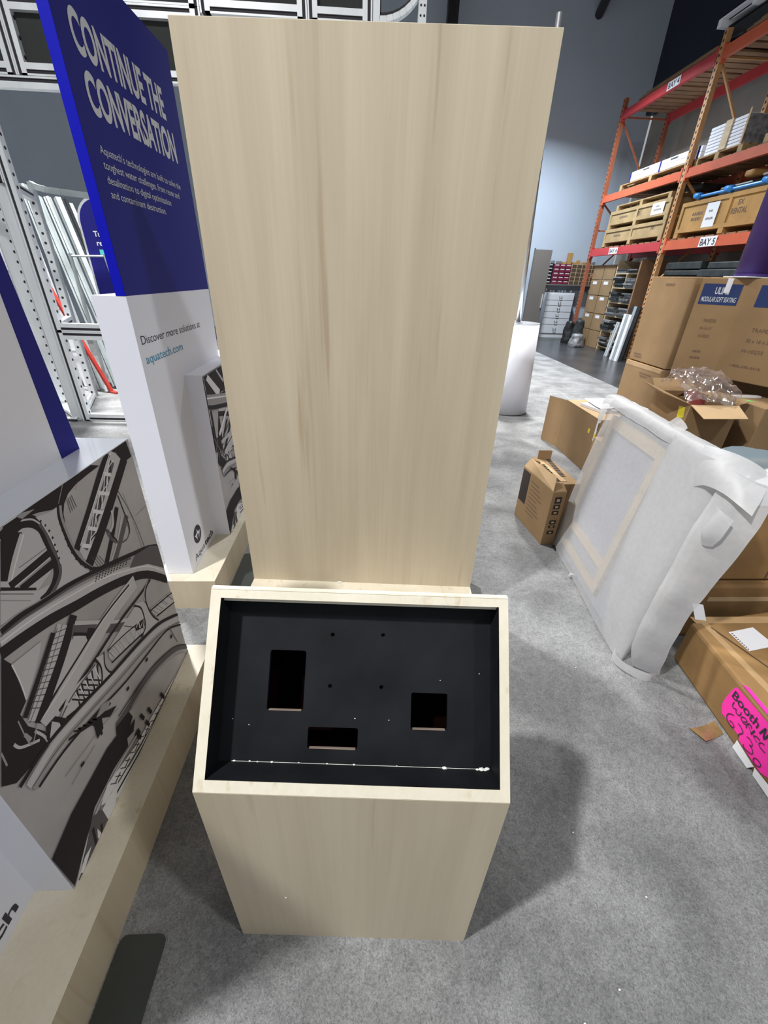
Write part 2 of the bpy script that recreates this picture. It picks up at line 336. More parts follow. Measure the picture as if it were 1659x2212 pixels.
PRINT=[('p',3,[(0.699,1.028),(0.727,1.033),(0.763,1.03),(0.797,1.003),(0.808,0.968),(0.8,0.928),(0.776,0.9),(0.731,0.889),(0.676,0.939),(0.658,0.954)]),('p',0,[(0.701,1.032),(0.729,1.035),(0.753,1.02),(0.711,0.983),(0.679,0.952),(0.664,0.964)]),('c',3,0.011,[(0.751,1.017),(0.711,0.983),(0.675,0.945)]),('c',4,0.003,[(0.754,1.014),(0.716,0.98),(0.68,0.945)]),('l',0,0.02,[(0.676,0.94),(0.8,0.939)]),('l',0,0.02,[(0.694,0.922),(0.8,0.912)]),('l',2,0.007,[(0.685,0.931),(0.8,0.926)]),('l',4,0.002,[(0.683,0.932),(0.799,0.93)]),('l',1,0.0015,[(0.711,0.961),(0.8,0.954)]),('l',0,0.008,[(0.656,0.951),(0.725,0.893)]),('p',3,[(0.655,0.948),(0.728,0.888),(0.763,0.877),(0.729,0.865),(0.67,0.879),(0.622,0.889)]),('l',1,0.002,[(0.652,0.943),(0.715,0.889)]),('l',2,0.002,[(0.646,0.932),(0.702,0.882)]),('c',0,0.027,[(0.703,1.035),(0.731,1.038),(0.759,1.04),(0.786,1.026),(0.802,1.002),(0.804,0.973),(0.805,0.938),(0.803,0.912),(0.794,0.886),(0.775,0.867),(0.749,0.857),(0.724,0.857)]),('c',3,0.004,[(0.761,1.043),(0.788,1.03),(0.804,1.006),(0.807,0.995)]),('p',0,[(0.722,1.056),(0.895,1.056),(1.019,1.056),(1.05,1.041),(0.995,1.04),(0.944,1.037),(0.91,1.029),(0.887,1.014),(0.874,0.995),(0.868,0.971),(0.863,0.992),(0.87,1.019),(0.848,1.02),(0.811,1.034),(0.775,1.043),(0.751,1.042),(0.706,1.041)]),('p',2,[(0.721,1.056),(0.748,1.056),(0.77,1.056),(0.804,1.046),(0.766,1.044),(0.756,1.055),(0.749,1.056),(0.719,1.056)]),('c',4,0.003,[(0.721,1.056),(0.748,1.056),(0.757,1.056)]),('c',2,0.002,[(0.904,1.056),(0.891,1.043),(0.871,1.023)]),('p',3,[(0.867,1.018),(0.836,1.02),(0.798,1.03),(0.807,1.008),(0.81,0.971),(0.812,0.929),(0.804,0.892),(0.781,0.862),(0.749,0.852),(0.813,0.834),(0.888,0.811),(0.863,0.853),(0.852,0.906),(0.853,0.953),(0.857,0.991)]),('c',1,0.01,[(0.801,1.011),(0.807,0.987),(0.807,0.946),(0.809,0.912),(0.8,0.881),(0.779,0.864),(0.75,0.854)]),('c',4,0.002,[(0.807,1.008),(0.812,0.976),(0.814,0.937),(0.811,0.897)]),('c',0,0.01,[(0.87,1.023),(0.858,0.995),(0.855,0.951),(0.856,0.908),(0.868,0.862),(0.896,0.82),(0.933,0.792)]),('c',2,0.008,[(0.874,1.017),(0.865,0.991),(0.863,0.951),(0.866,0.906),(0.878,0.863),(0.902,0.823)]),('l',0,0.0055,[(0.805,1.017),(0.807,1.013)]),('l',0,0.0055,[(0.812,1.002),(0.814,0.998)]),('l',0,0.0055,[(0.816,0.986),(0.818,0.981)]),('l',0,0.0055,[(0.817,0.967),(0.819,0.962)]),('l',0,0.0055,[(0.815,0.949),(0.817,0.944)]),('l',0,0.0055,[(0.814,0.932),(0.816,0.927)]),('l',0,0.0055,[(0.811,0.915),(0.813,0.91)]),('l',0,0.0055,[(0.852,0.983),(0.854,0.978)]),('l',0,0.0055,[(0.851,0.965),(0.853,0.96)]),('l',0,0.0055,[(0.85,0.943),(0.852,0.938)]),('l',0,0.0055,[(0.85,0.924),(0.852,0.918)]),('l',0,0.0055,[(0.852,0.902),(0.854,0.897)]),('l',0,0.0055,[(0.857,0.88),(0.859,0.874)]),('l',0,0.0055,[(0.865,0.86),(0.867,0.854)]),('l',0,0.0055,[(0.875,0.842),(0.877,0.836)]),('l',0,0.0055,[(0.887,0.824),(0.889,0.818)]),('l',0,0.0055,[(0.902,0.807),(0.904,0.801)]),('p',3,[(1.116,1.056),(1.159,1.011),(1.117,0.993),(0.907,0.825),(0.882,0.86),(0.876,0.889)]),('p',1,[(1.1,1.036),(1.113,1.02),(0.945,0.894),(0.902,0.871),(0.894,0.882),(0.974,0.948)]),('l',0,0.006,[(1.1,1.041),(1.088,1.009),(1.053,1.0),(1.042,0.968),(1.008,0.962),(0.998,0.928),(0.965,0.925),(0.955,0.89),(0.923,0.889),(0.913,0.853)]),('l',4,0.003,[(1.112,1.03),(1.073,1.018),(1.059,0.983),(1.022,0.974),(1.009,0.938),(0.973,0.931),(0.96,0.895),(0.925,0.891),(0.913,0.853)]),('c',4,0.004,[(1.115,1.056),(1.074,1.012),(1.038,0.964),(1.012,0.972),(0.949,0.902)]),('c',4,0.003,[(1.061,1.011),(0.998,0.934),(0.972,0.944),(0.918,0.881),(0.898,0.884)]),('l',4,0.01,[(1.057,1.014),(1.084,0.999)]),('l',4,0.01,[(1.011,0.98),(1.055,0.954)]),('l',4,0.01,[(0.969,0.949),(1.006,0.922)]),('l',4,0.01,[(0.93,0.921),(0.968,0.893)]),('l',4,0.01,[(0.892,0.894),(0.922,0.87)]),('c',0,0.021,[(1.101,1.056),(1.047,1.024),(0.957,0.957),(0.87,0.896)]),('c',4,0.003,[(1.11,1.055),(1.056,1.017),(0.965,0.952),(0.886,0.897)]),('c',0,0.032,[(1.166,1.014),(1.105,0.972),(0.983,0.891),(0.891,0.837)]),('p',0,[(1.115,1.056),(1.197,1.056),(1.203,1.005),(1.156,1.005),(1.146,1.022),(1.135,1.044)]),('c',0,0.018,[(1.065,0.907),(1.012,0.851),(0.947,0.793)]),('c',1,0.02,[(1.097,0.862),(1.043,0.82),(0.982,0.776)]),('c',3,0.009,[(1.04,0.911),(1.027,0.875),(0.999,0.86)]),('c',3,0.006,[(1.071,0.871),(1.023,0.822),(0.968,0.786)]),('c',0,0.004,[(1.085,0.935),(1.089,0.883),(1.093,0.83),(1.084,0.806)]),('c',0,0.005,[(0.987,0.884),(1.006,0.856),(1.021,0.819)]),('c',1,0.0025,[(0.99,0.881),(0.998,0.841),(1.026,0.811),(1.063,0.799),(1.086,0.816),(1.088,0.838)]),('c',1,0.0025,[(0.995,0.878),(1.003,0.838),(1.033,0.809),(1.068,0.8),(1.086,0.816),(1.088,0.838)]),('c',1,0.0025,[(1.0,0.875),(1.008,0.834),(1.039,0.807),(1.073,0.802),(1.086,0.816),(1.088,0.838)]),('l',1,0.002,[(0.899,1.019),(0.895,0.985)]),('l',1,0.002,[(0.904,1.02),(0.903,0.986)]),('l',1,0.002,[(0.911,1.02),(0.911,0.987)]),('l',1,0.002,[(0.917,1.021),(0.92,0.988)]),('l',1,0.001,[(0.97,1.056),(0.934,1.026)]),('c',1,0.002,[(1.092,0.947),(1.125,0.828),(1.138,0.687)]),('c',1,0.001,[(1.11,0.93),(1.116,0.868),(1.123,0.724)]),('l',2,0.002,[(1.14,0.837),(1.207,0.835)]),('l',1,0.0015,[(0.907,0.847),(0.919,0.803)]),('l',1,0.0015,[(0.916,0.843),(0.928,0.8)]),('l',1,0.0015,[(0.924,0.839),(0.938,0.797)]),('l',1,0.0015,[(0.933,0.835),(0.948,0.795)]),('c',2,0.045,[(0.609,0.866),(0.66,0.861),(0.717,0.844),(0.795,0.825),(0.864,0.802),(0.95,0.771),(1.051,0.731),(1.15,0.686),(1.21,0.633)]),('c',0,0.013,[(0.616,0.878),(0.667,0.873),(0.724,0.857),(0.802,0.839),(0.872,0.816),(0.959,0.786),(1.06,0.747),(1.151,0.711),(1.21,0.677)]),('c',1,0.006,[(0.611,0.87),(0.663,0.865),(0.721,0.851),(0.799,0.832),(0.868,0.81),(0.954,0.778),(1.055,0.738)]),('c',3,0.03,[(0.604,0.856),(0.666,0.845),(0.735,0.826),(0.814,0.801),(0.907,0.768),(1.013,0.716),(1.119,0.651),(1.21,0.56)]),('c',4,0.003,[(0.606,0.86),(0.668,0.849),(0.738,0.831),(0.817,0.806),(0.91,0.773),(1.015,0.721),(1.122,0.657),(1.21,0.567)]),('c',0,0.026,[(0.595,0.841),(0.656,0.827),(0.725,0.807),(0.802,0.778),(0.895,0.745),(1.003,0.698),(1.109,0.634),(1.21,0.532)]),('p',1,[(1.074,0.734),(1.162,0.709),(1.21,0.679),(1.21,0.584),(1.125,0.664),(1.033,0.717)]),('l',0,0.004,[(0.888,0.783),(0.892,0.782)]),('l',0,0.004,[(0.9,0.779),(0.904,0.778)]),('l',0,0.004,[(0.912,0.775),(0.916,0.774)]),('l',0,0.004,[(0.924,0.771),(0.929,0.77)]),('l',0,0.004,[(0.937,0.767),(0.942,0.766)]),('l',0,0.004,[(0.95,0.762),(0.955,0.761)]),('l',0,0.004,[(0.963,0.758),(0.968,0.757)]),('l',0,0.004,[(0.977,0.753),(0.982,0.752)]),('l',0,0.004,[(0.991,0.748),(0.996,0.747)]),('l',0,0.004,[(1.006,0.744),(1.011,0.743)]),('l',0,0.004,[(1.02,0.739),(1.026,0.738)]),('l',0,0.004,[(0.892,0.787),(0.897,0.787)]),('l',0,0.004,[(0.904,0.783),(0.909,0.783)]),('l',0,0.004,[(0.917,0.779),(0.921,0.778)]),('l',0,0.004,[(0.929,0.775),(0.934,0.774)]),('l',0,0.004,[(0.942,0.771),(0.947,0.77)]),('l',0,0.004,[(0.955,0.766),(0.96,0.766)]),('l',0,0.004,[(0.968,0.762),(0.973,0.761)]),('l',0,0.004,[(0.982,0.757),(0.987,0.757)]),('l',0,0.004,[(0.996,0.753),(1.002,0.752)]),('l',0,0.004,[(1.011,0.748),(1.016,0.747)]),('l',0,0.004,[(1.026,0.743),(1.031,0.742)]),('l',0,0.004,[(0.897,0.791),(0.901,0.791)]),('l',0,0.004,[(0.909,0.787),(0.913,0.787)]),('l',0,0.004,[(0.921,0.783),(0.926,0.783)]),('l',0,0.004,[(0.934,0.779),(0.939,0.779)]),('l',0,0.004,[(0.947,0.775),(0.952,0.774)]),('l',0,0.004,[(0.96,0.771),(0.965,0.77)]),('l',0,0.004,[(0.974,0.766),(0.979,0.766)]),('l',0,0.004,[(0.987,0.762),(0.992,0.761)]),('l',0,0.004,[(1.002,0.757),(1.007,0.756)]),('l',0,0.004,[(1.016,0.752),(1.021,0.752)]),('l',0,0.004,[(1.031,0.748),(1.037,0.747)]),('l',0,0.004,[(0.902,0.795),(0.906,0.795)]),('l',0,0.004,[(0.914,0.792),(0.918,0.791)]),('l',0,0.004,[(0.926,0.788),(0.931,0.787)]),('l',0,0.004,[(0.939,0.783),(0.943,0.783)]),('l',0,0.004,[(0.952,0.779),(0.956,0.779)]),('l',0,0.004,[(0.965,0.775),(0.97,0.774)]),('l',0,0.004,[(0.979,0.771),(0.984,0.77)]),('l',0,0.004,[(0.993,0.766),(0.998,0.765)]),('l',0,0.004,[(1.007,0.762),(1.012,0.761)]),('l',0,0.004,[(1.022,0.757),(1.027,0.756)]),('l',0,0.004,[(1.037,0.752),(1.042,0.751)]),('l',0,0.003,[(0.626,0.88),(0.627,0.88)]),('l',0,0.003,[(0.631,0.879),(0.632,0.879)]),('l',0,0.003,[(0.636,0.878),(0.637,0.878)]),('l',0,0.003,[(0.641,0.876),(0.643,0.876)]),('l',0,0.003,[(0.646,0.875),(0.648,0.875)]),('l',0,0.003,[(0.651,0.874),(0.653,0.874)]),('l',0,0.003,[(0.657,0.873),(0.658,0.873)]),('l',0,0.003,[(0.662,0.871),(0.664,0.871)]),('l',0,0.003,[(0.667,0.87),(0.669,0.87)]),('l',0,0.003,[(0.673,0.869),(0.675,0.869)]),('l',0,0.003,[(0.678,0.867),(0.68,0.867)]),('l',0,0.003,[(0.684,0.866),(0.686,0.866)]),('l',0,0.003,[(0.69,0.864),(0.692,0.864)]),('l',0,0.003,[(0.696,0.863),(0.698,0.863)]),('l',0,0.003,[(0.701,0.862),(0.704,0.862)]),('l',0,0.003,[(0.707,0.86),(0.709,0.86)]),('l',0,0.003,[(0.713,0.859),(0.716,0.859)]),('l',0,0.003,[(0.72,0.857),(0.722,0.857)]),('l',0,0.003,[(0.726,0.856),(0.728,0.856)]),('l',0,0.003,[(0.732,0.854),(0.734,0.854)]),('l',0,0.003,[(0.738,0.853),(0.741,0.853)]),('l',0,0.003,[(0.745,0.851),(0.747,0.851)]),('l',0,0.003,[(0.751,0.849),(0.754,0.849)]),('l',0,0.003,[(0.758,0.848),(0.76,0.848)]),('l',0,0.003,[(0.765,0.846),(0.767,0.846)]),('l',0,0.003,[(0.772,0.844),(0.774,0.844)]),('l',0,0.003,[(0.778,0.843),(0.781,0.843)]),('l',0,0.003,[(0.785,0.841),(0.788,0.841)]),('l',0,0.003,[(0.793,0.839),(0.795,0.839)]),('l',0,0.003,[(0.8,0.837),(0.802,0.837)]),('l',0,0.003,[(0.807,0.836),(0.81,0.836)]),('l',0,0.003,[(0.815,0.834),(0.817,0.834)]),('l',0,0.003,[(0.822,0.832),(0.825,0.832)]),('l',0,0.003,[(0.83,0.83),(0.832,0.83)]),('l',0,0.003,[(0.838,0.828),(0.84,0.828)]),('l',0,0.003,[(0.845,0.826),(0.848,0.826)]),('l',0,0.003,[(0.853,0.824),(0.856,0.824)]),('l',0,0.003,[(0.862,0.822),(0.864,0.822)]),('l',0,0.003,[(0.87,0.82),(0.873,0.82)]),('l',0,0.003,[(0.878,0.818),(0.881,0.818)]),('p',0,[(0.592,0.835),(0.602,0.806),(0.596,0.753),(0.59,0.709),(0.567,0.698),(0.568,0.658),(0.592,0.603),(0.584,0.567),(0.544,0.573),(0.494,0.584),(0.471,0.615)]),('p',3,[(0.602,0.804),(0.68,0.787),(0.662,0.766),(0.594,0.709),(0.599,0.754)]),('c',4,0.003,[(0.602,0.804),(0.599,0.754),(0.592,0.711)]),('l',2,0.004,[(0.502,0.673),(0.498,0.638)]),('c',3,0.006,[(0.574,0.632),(0.585,0.595),(0.585,0.559)]),('c',3,0.006,[(0.528,0.659),(0.536,0.636),(0.573,0.602)]),('l',2,0.008,[(0.554,0.651),(0.559,0.625)]),('c',2,0.003,[(0.557,0.691),(0.554,0.615),(0.587,0.641)]),('p',3,[(0.772,0.749),(0.826,0.678),(0.819,0.665),(0.787,0.688),(0.754,0.715)]),('p',3,[(0.75,0.719),(0.79,0.686),(0.806,0.642),(0.701,0.643),(0.639,0.652),(0.694,0.698)]),('c',3,0.034,[(0.744,0.773),(0.672,0.712),(0.581,0.655)]),('l',1,0.002,[(0.709,0.778),(0.767,0.745)]),('l',1,0.002,[(0.698,0.77),(0.753,0.737)]),('l',1,0.002,[(0.687,0.763),(0.739,0.729)]),('l',1,0.002,[(0.676,0.755),(0.726,0.721)]),('l',1,0.002,[(0.665,0.748),(0.712,0.713)]),('l',1,0.002,[(0.655,0.741),(0.699,0.706)]),('l',1,0.002,[(0.645,0.733),(0.686,0.698)]),('l',1,0.002,[(0.634,0.726),(0.674,0.691)]),('l',1,0.002,[(0.624,0.719),(0.661,0.683)]),('l',1,0.002,[(0.614,0.712),(0.649,0.676)]),('l',1,0.002,[(0.604,0.705),(0.637,0.669)]),('l',1,0.002,[(0.595,0.699),(0.625,0.662)]),('l',1,0.002,[(0.585,0.692),(0.613,0.655)]),('c',1,0.002,[(0.744,0.773),(0.651,0.705),(0.574,0.66)]),('c',1,0.002,[(0.729,0.778),(0.631,0.708),(0.575,0.67)]),('c',0,0.014,[(0.714,0.777),(0.647,0.731),(0.571,0.681)]),('c',0,0.027,[(0.783,0.765),(0.705,0.707),(0.589,0.637)]),('c',1,0.03,[(0.762,0.737),(0.827,0.679),(0.906,0.608),(1.021,0.515)]),('c',3,0.01,[(0.777,0.745),(0.834,0.692),(0.912,0.62),(1.02,0.535)]),('p',0,[(0.807,0.699),(0.827,0.679),(0.811,0.655),(0.789,0.666),(0.791,0.688)]),('l',0,0.008,[(0.76,0.726),(0.804,0.68)]),('c',3,0.046,[(1.036,0.664),(0.883,0.662),(0.717,0.635),(0.597,0.614)]),('c',4,0.002,[(1.013,0.67),(0.871,0.673),(0.709,0.645),(0.601,0.637)]),('c',0,0.006,[(1.006,0.676),(0.866,0.678),(0.703,0.658),(0.599,0.645)]),('c',0,0.009,[(1.112,0.611),(1.049,0.609),(0.909,0.614),(0.772,0.606),(0.64,0.605)]),('p',3,[(0.84,0.586),(1.0,0.598),(1.027,0.567),(1.021,0.519),(0.852,0.576)]),('l',1,0.003,[(0.927,0.587),(0.978,0.529)]),('l',1,0.0025,[(0.838,0.582),(0.85,0.54),(0.863,0.574),(0.873,0.532),(0.889,0.566),(0.897,0.524),(0.915,0.557),(0.922,0.515),(0.944,0.548),(0.948,0.506),(0.973,0.539),(0.975,0.496),(1.004,0.529),(1.003,0.486)]),('l',1,0.0015,[(0.839,0.544),(0.851,0.577),(0.864,0.535),(0.879,0.569),(0.889,0.526),(0.907,0.56),(0.916,0.517),(0.938,0.55),(0.943,0.507),(0.969,0.54),(0.973,0.497),(1.003,0.53),(1.003,0.486)]),('p',3,[(0.837,0.58),(1.013,0.522),(1.003,0.486),(0.838,0.541),(0.832,0.562)]),('l',1,0.0025,[(0.838,0.582),(0.85,0.54),(0.863,0.574),(0.873,0.532),(0.889,0.566),(0.897,0.524),(0.915,0.557),(0.922,0.515),(0.944,0.548),(0.948,0.506),(0.973,0.539),(0.975,0.496),(1.004,0.529),(1.003,0.486)]),('l',1,0.0015,[(0.839,0.544),(0.851,0.577),(0.864,0.535),(0.879,0.569),(0.889,0.526),(0.907,0.56),(0.916,0.517),(0.938,0.55),(0.943,0.507),(0.969,0.54),(0.973,0.497),(1.003,0.53),(1.003,0.486)]),('c',0,0.004,[(0.836,0.585),(0.928,0.56),(1.024,0.524)]),('c',0,0.006,[(0.835,0.54),(0.914,0.516),(1.007,0.485)]),('p',0,[(0.969,0.546),(1.015,0.525),(1.002,0.505),(0.966,0.527)]),('c',4,0.003,[(0.971,0.535),(0.991,0.539),(0.988,0.518),(1.009,0.524)]),('p',3,[(1.001,0.605),(1.044,0.578),(1.054,0.55),(1.061,0.5),(1.087,0.454),(0.99,0.48),(1.016,0.506),(1.021,0.567)]),('c',0,0.006,[(0.996,0.602),(1.022,0.57),(1.023,0.528),(1.013,0.495),(0.981,0.487)]),('c',0,0.006,[(1.105,0.615),(1.067,0.595),(1.055,0.552),(1.065,0.497),(1.089,0.453)]),('c',4,0.002,[(1.094,0.617),(1.058,0.6),(1.052,0.572)]),('p',3,[(1.063,0.527),(1.21,0.479),(1.21,0.43),(1.08,0.478)]),('l',1,0.0025,[(1.067,0.523),(1.098,0.474),(1.102,0.513),(1.132,0.465),(1.138,0.502),(1.168,0.454),(1.176,0.491),(1.206,0.443),(1.21,0.48),(1.21,0.432)]),('l',1,0.002,[(1.081,0.479),(1.086,0.518),(1.119,0.468),(1.126,0.506),(1.159,0.457),(1.169,0.493),(1.202,0.445),(1.21,0.48),(1.21,0.432)]),('l',0,0.006,[(1.063,0.521),(1.21,0.472)]),('l',0,0.006,[(1.085,0.475),(1.21,0.428)]),('p',3,[(0.68,0.616),(0.787,0.592),(0.783,0.541),(0.761,0.516),(0.646,0.571),(0.634,0.589)]),('c',1,0.005,[(0.781,0.595),(0.689,0.598),(0.635,0.585)]),('l',0,0.006,[(0.786,0.59),(0.761,0.516)]),('l',4,0.003,[(0.777,0.588),(0.774,0.526)]),('l',0,0.004,[(0.735,0.594),(0.78,0.535)]),('l',0,0.006,[(0.764,0.592),(0.743,0.525)]),('l',4,0.003,[(0.755,0.59),(0.754,0.535)]),('l',0,0.004,[(0.721,0.593),(0.763,0.537)]),('l',0,0.006,[(0.743,0.594),(0.725,0.535)]),('l',4,0.003,[(0.734,0.592),(0.734,0.543)]),('l',0,0.004,[(0.707,0.593),(0.746,0.538)]),('l',0,0.006,[(0.722,0.596),(0.708,0.543)]),('l',4,0.003,[(0.714,0.594),(0.715,0.552)]),('l',0,0.004,[(0.693,0.592),(0.731,0.539)]),('l',0,0.006,[(0.703,0.597),(0.691,0.552)]),('l',4,0.003,[(0.695,0.595),(0.697,0.56)]),('l',0,0.004,[(0.68,0.592),(0.715,0.541)]),('l',3,0.006,[(0.658,0.604),(0.682,0.573)]),('l',0,0.005,[(0.646,0.571),(0.761,0.516)]),('p',3,[(0.792,0.608),(0.82,0.591),(0.807,0.552),(0.82,0.514),(0.77,0.517),(0.781,0.544),(0.79,0.584)]),('c',0,0.006,[(0.786,0.612),(0.794,0.574),(0.784,0.54),(0.764,0.519)]),('c',0,0.005,[(0.823,0.596),(0.809,0.562),(0.812,0.533),(0.824,0.511)]),('p',0,[(0.598,0.612),(0.626,0.607),(0.644,0.574),(0.645,0.553),(0.613,0.551),(0.591,0.555),(0.585,0.584)]),('p',3,[(0.614,0.606),(0.627,0.581),(0.624,0.554),(0.593,0.546),(0.577,0.554),(0.596,0.584)]),('c',2,0.04,[(0.51,0.539),(0.598,0.545),(0.709,0.519),(0.838,0.484),(0.974,0.45),(1.09,0.411),(1.21,0.342)]),('c',3,0.02,[(0.506,0.546),(0.595,0.552),(0.705,0.527),(0.834,0.493),(0.97,0.459),(1.088,0.419),(1.21,0.348)]),('c',0,0.011,[(0.494,0.569),(0.584,0.573),(0.696,0.549),(0.815,0.515),(0.951,0.485),(1.081,0.444),(1.21,0.368)]),('c',1,0.003,[(0.512,0.534),(0.599,0.532),(0.712,0.505),(0.841,0.469),(0.979,0.434),(1.095,0.395),(1.21,0.33)]),('c',0,0.007,[(0.522,0.515),(0.605,0.509),(0.721,0.479),(0.855,0.436),(0.992,0.408),(1.117,0.379),(1.21,0.315)]),('c',1,0.003,[(1.132,0.384),(1.146,0.328),(1.158,0.277)]),('c',1,0.0015,[(0.793,0.401),(0.72,0.427),(0.664,0.436),(0.577,0.452)]),('c',1,0.0015,[(0.679,0.41),(0.635,0.412),(0.58,0.411)]),('l',0,0.012,[(1.132,0.341),(1.13,0.327)]),('l',0,0.012,[(0.97,0.404),(0.968,0.392)]),('l',0,0.012,[(0.853,0.414),(0.851,0.403)]),('l',0,0.013,[(0.628,0.42),(0.626,0.411)]),('l',0,0.008,[(0.712,0.416),(0.71,0.406)]),('p',0,[(0.709,0.485),(0.774,0.464),(0.776,0.444),(0.749,0.449),(0.791,0.415),(0.756,0.416),(0.731,0.446),(0.722,0.416),(0.693,0.414),(0.701,0.456),(0.69,0.485)]),('p',2,[(0.748,0.478),(0.779,0.457),(0.763,0.444),(0.711,0.468)]),('l',0,0.004,[(0.646,0.519),(0.668,0.492),(0.66,0.509),(0.684,0.482),(0.675,0.499),(0.7,0.472),(0.69,0.489),(0.716,0.461),(0.705,0.478),(0.733,0.45)]),('c',0,0.006,[(0.626,0.518),(0.676,0.486),(0.731,0.446)]),('c',1,0.024,[(1.21,0.19),(1.129,0.267),(1.004,0.326),(0.907,0.348),(0.834,0.352),(0.762,0.362)]),('c',2,0.012,[(1.21,0.175),(1.128,0.251),(1.007,0.308),(0.912,0.332),(0.838,0.337)]),('c',0,0.004,[(1.21,0.208),(1.129,0.282),(1.0,0.343),(0.904,0.364),(0.781,0.38)]),('p',0,[(0.759,0.364),(0.821,0.346),(0.828,0.312),(0.8,0.298),(0.834,0.295),(0.809,0.268),(0.752,0.292),(0.751,0.341)]),('l',0,0.022,[(0.82,0.25),(0.823,0.224)]),('p',0,[(0.462,0.331),(0.546,0.351),(0.644,0.351),(0.706,0.352),(0.75,0.34),(0.785,0.305),(0.77,0.256),(0.694,0.27),(0.599,0.268),(0.466,0.184)]),('c',3,0.007,[(0.467,0.175),(0.576,0.244),(0.697,0.255),(0.814,0.239)]),('c',1,0.003,[(0.47,0.175),(0.581,0.232),(0.704,0.242),(0.821,0.227)]),('p',4,[(0.658,0.264),(0.801,0.216),(0.892,0.208),(1.127,0.175),(1.21,0.175),(1.159,0.175),(0.938,0.175),(0.766,0.175),(0.67,0.175),(0.615,0.244)]),('l',1,0.003,[(0.666,0.249),(0.684,0.221)]),('l',1,0.003,[(0.689,0.244),(0.707,0.217)]),('l',0,0.005,[(0.709,0.229),(0.681,0.228)]),('l',1,0.003,[(0.714,0.239),(0.732,0.213)]),('l',1,0.003,[(0.739,0.234),(0.757,0.209)]),('l',0,0.005,[(0.758,0.219),(0.73,0.217)]),('l',1,0.003,[(0.766,0.228),(0.783,0.204)]),('l',1,0.003,[(0.793,0.223),(0.811,0.199)]),('l',0,0.005,[(0.811,0.209),(0.784,0.205)]),('l',1,0.003,[(0.822,0.217),(0.84,0.195)]),('l',1,0.003,[(0.852,0.21),(0.869,0.189)]),('l',0,0.005,[(0.868,0.198),(0.842,0.192)]),('l',1,0.003,[(0.883,0.204),(0.901,0.184)]),('l',1,0.003,[(0.916,0.197),(0.933,0.178)]),('l',0,0.005,[(0.931,0.186),(0.906,0.178)]),('l',1,0.003,[(0.95,0.19),(0.967,0.175)]),('l',1,0.003,[(0.986,0.182),(1.003,0.175)]),('l',0,0.005,[(0.999,0.175),(0.976,0.175)]),('l',1,0.003,[(1.024,0.175),(1.04,0.175)]),('l',1,0.003,[(1.064,0.175),(1.079,0.175)]),('l',0,0.005,[(1.074,0.175),(1.053,0.175)]),('l',1,0.003,[(1.106,0.175),(1.12,0.175)]),('l',1,0.003,[(1.15,0.175),(1.164,0.175)]),('l',0,0.005,[(1.157,0.175),(1.138,0.175)]),('c',0,0.007,[(0.593,0.203),(0.688,0.194),(0.848,0.175),(1.21,0.175)]),('c',0,0.005,[(0.652,0.223),(0.785,0.198),(0.959,0.175),(1.174,0.175)]),('c',1,0.004,[(0.74,0.2),(0.871,0.184),(1.197,0.175)]),('l',0,0.012,[(0.897,0.253),(0.905,0.219)]),('l',0,0.012,[(0.868,0.229),(0.877,0.195)]),('l',0,0.012,[(0.818,0.241),(0.825,0.208)]),('l',0,0.012,[(0.858,0.276),(0.866,0.244)]),('l',0,0.012,[(0.976,0.222),(0.987,0.185)]),('p',1,[(0.579,0.258),(0.61,0.234),(0.614,0.175),(0.588,0.175),(0.541,0.175),(0.502,0.175),(0.485,0.175)]),('p',4,[(0.462,0.177),(0.519,0.201),(0.544,0.195),(0.505,0.175),(0.469,0.175)]),('p',4,[(0.612,0.229),(0.69,0.22),(0.655,0.175),(0.613,0.175)]),('p',4,[(0.577,0.207),(0.58,0.178),(0.567,0.175),(0.567,0.184)]),('l',0,0.01,[(0.568,0.229),(0.555,0.175)]),('l',0,0.01,[(0.591,0.199),(0.583,0.175)]),('l',1,0.012,[(0.493,0.178),(0.479,0.175)])]
PRINT_FAR=[('p',0,[(0.462,1.056),(0.751,1.056),(0.769,0.927),(0.462,0.964)]),('l',3,0.012,[(0.462,1.052),(0.462,0.975)]),('l',4,0.05,[(0.511,1.056),(0.652,0.932)]),('l',3,0.016,[(0.658,1.056),(0.743,0.98)]),('c',2,0.055,[(0.462,0.946),(0.562,0.924),(0.773,0.882)]),('c',4,0.008,[(0.462,0.956),(0.568,0.934),(0.778,0.891)]),('c',0,0.022,[(0.462,0.913),(0.545,0.891),(0.755,0.85)]),('l',0,0.05,[(0.475,0.889),(0.474,0.737)]),('l',4,0.015,[(0.462,0.895),(0.462,0.815)]),('l',4,0.02,[(0.732,0.832),(0.55,0.742)]),('l',1,0.01,[(0.767,0.763),(0.536,0.69)]),('l',3,0.02,[(0.761,0.695),(0.564,0.696)]),('p',0,[(0.462,0.755),(0.554,0.724),(0.572,0.66),(0.462,0.675)]),('l',2,0.004,[(0.462,0.754),(0.539,0.647)]),('l',2,0.004,[(0.508,0.732),(0.462,0.681)])]
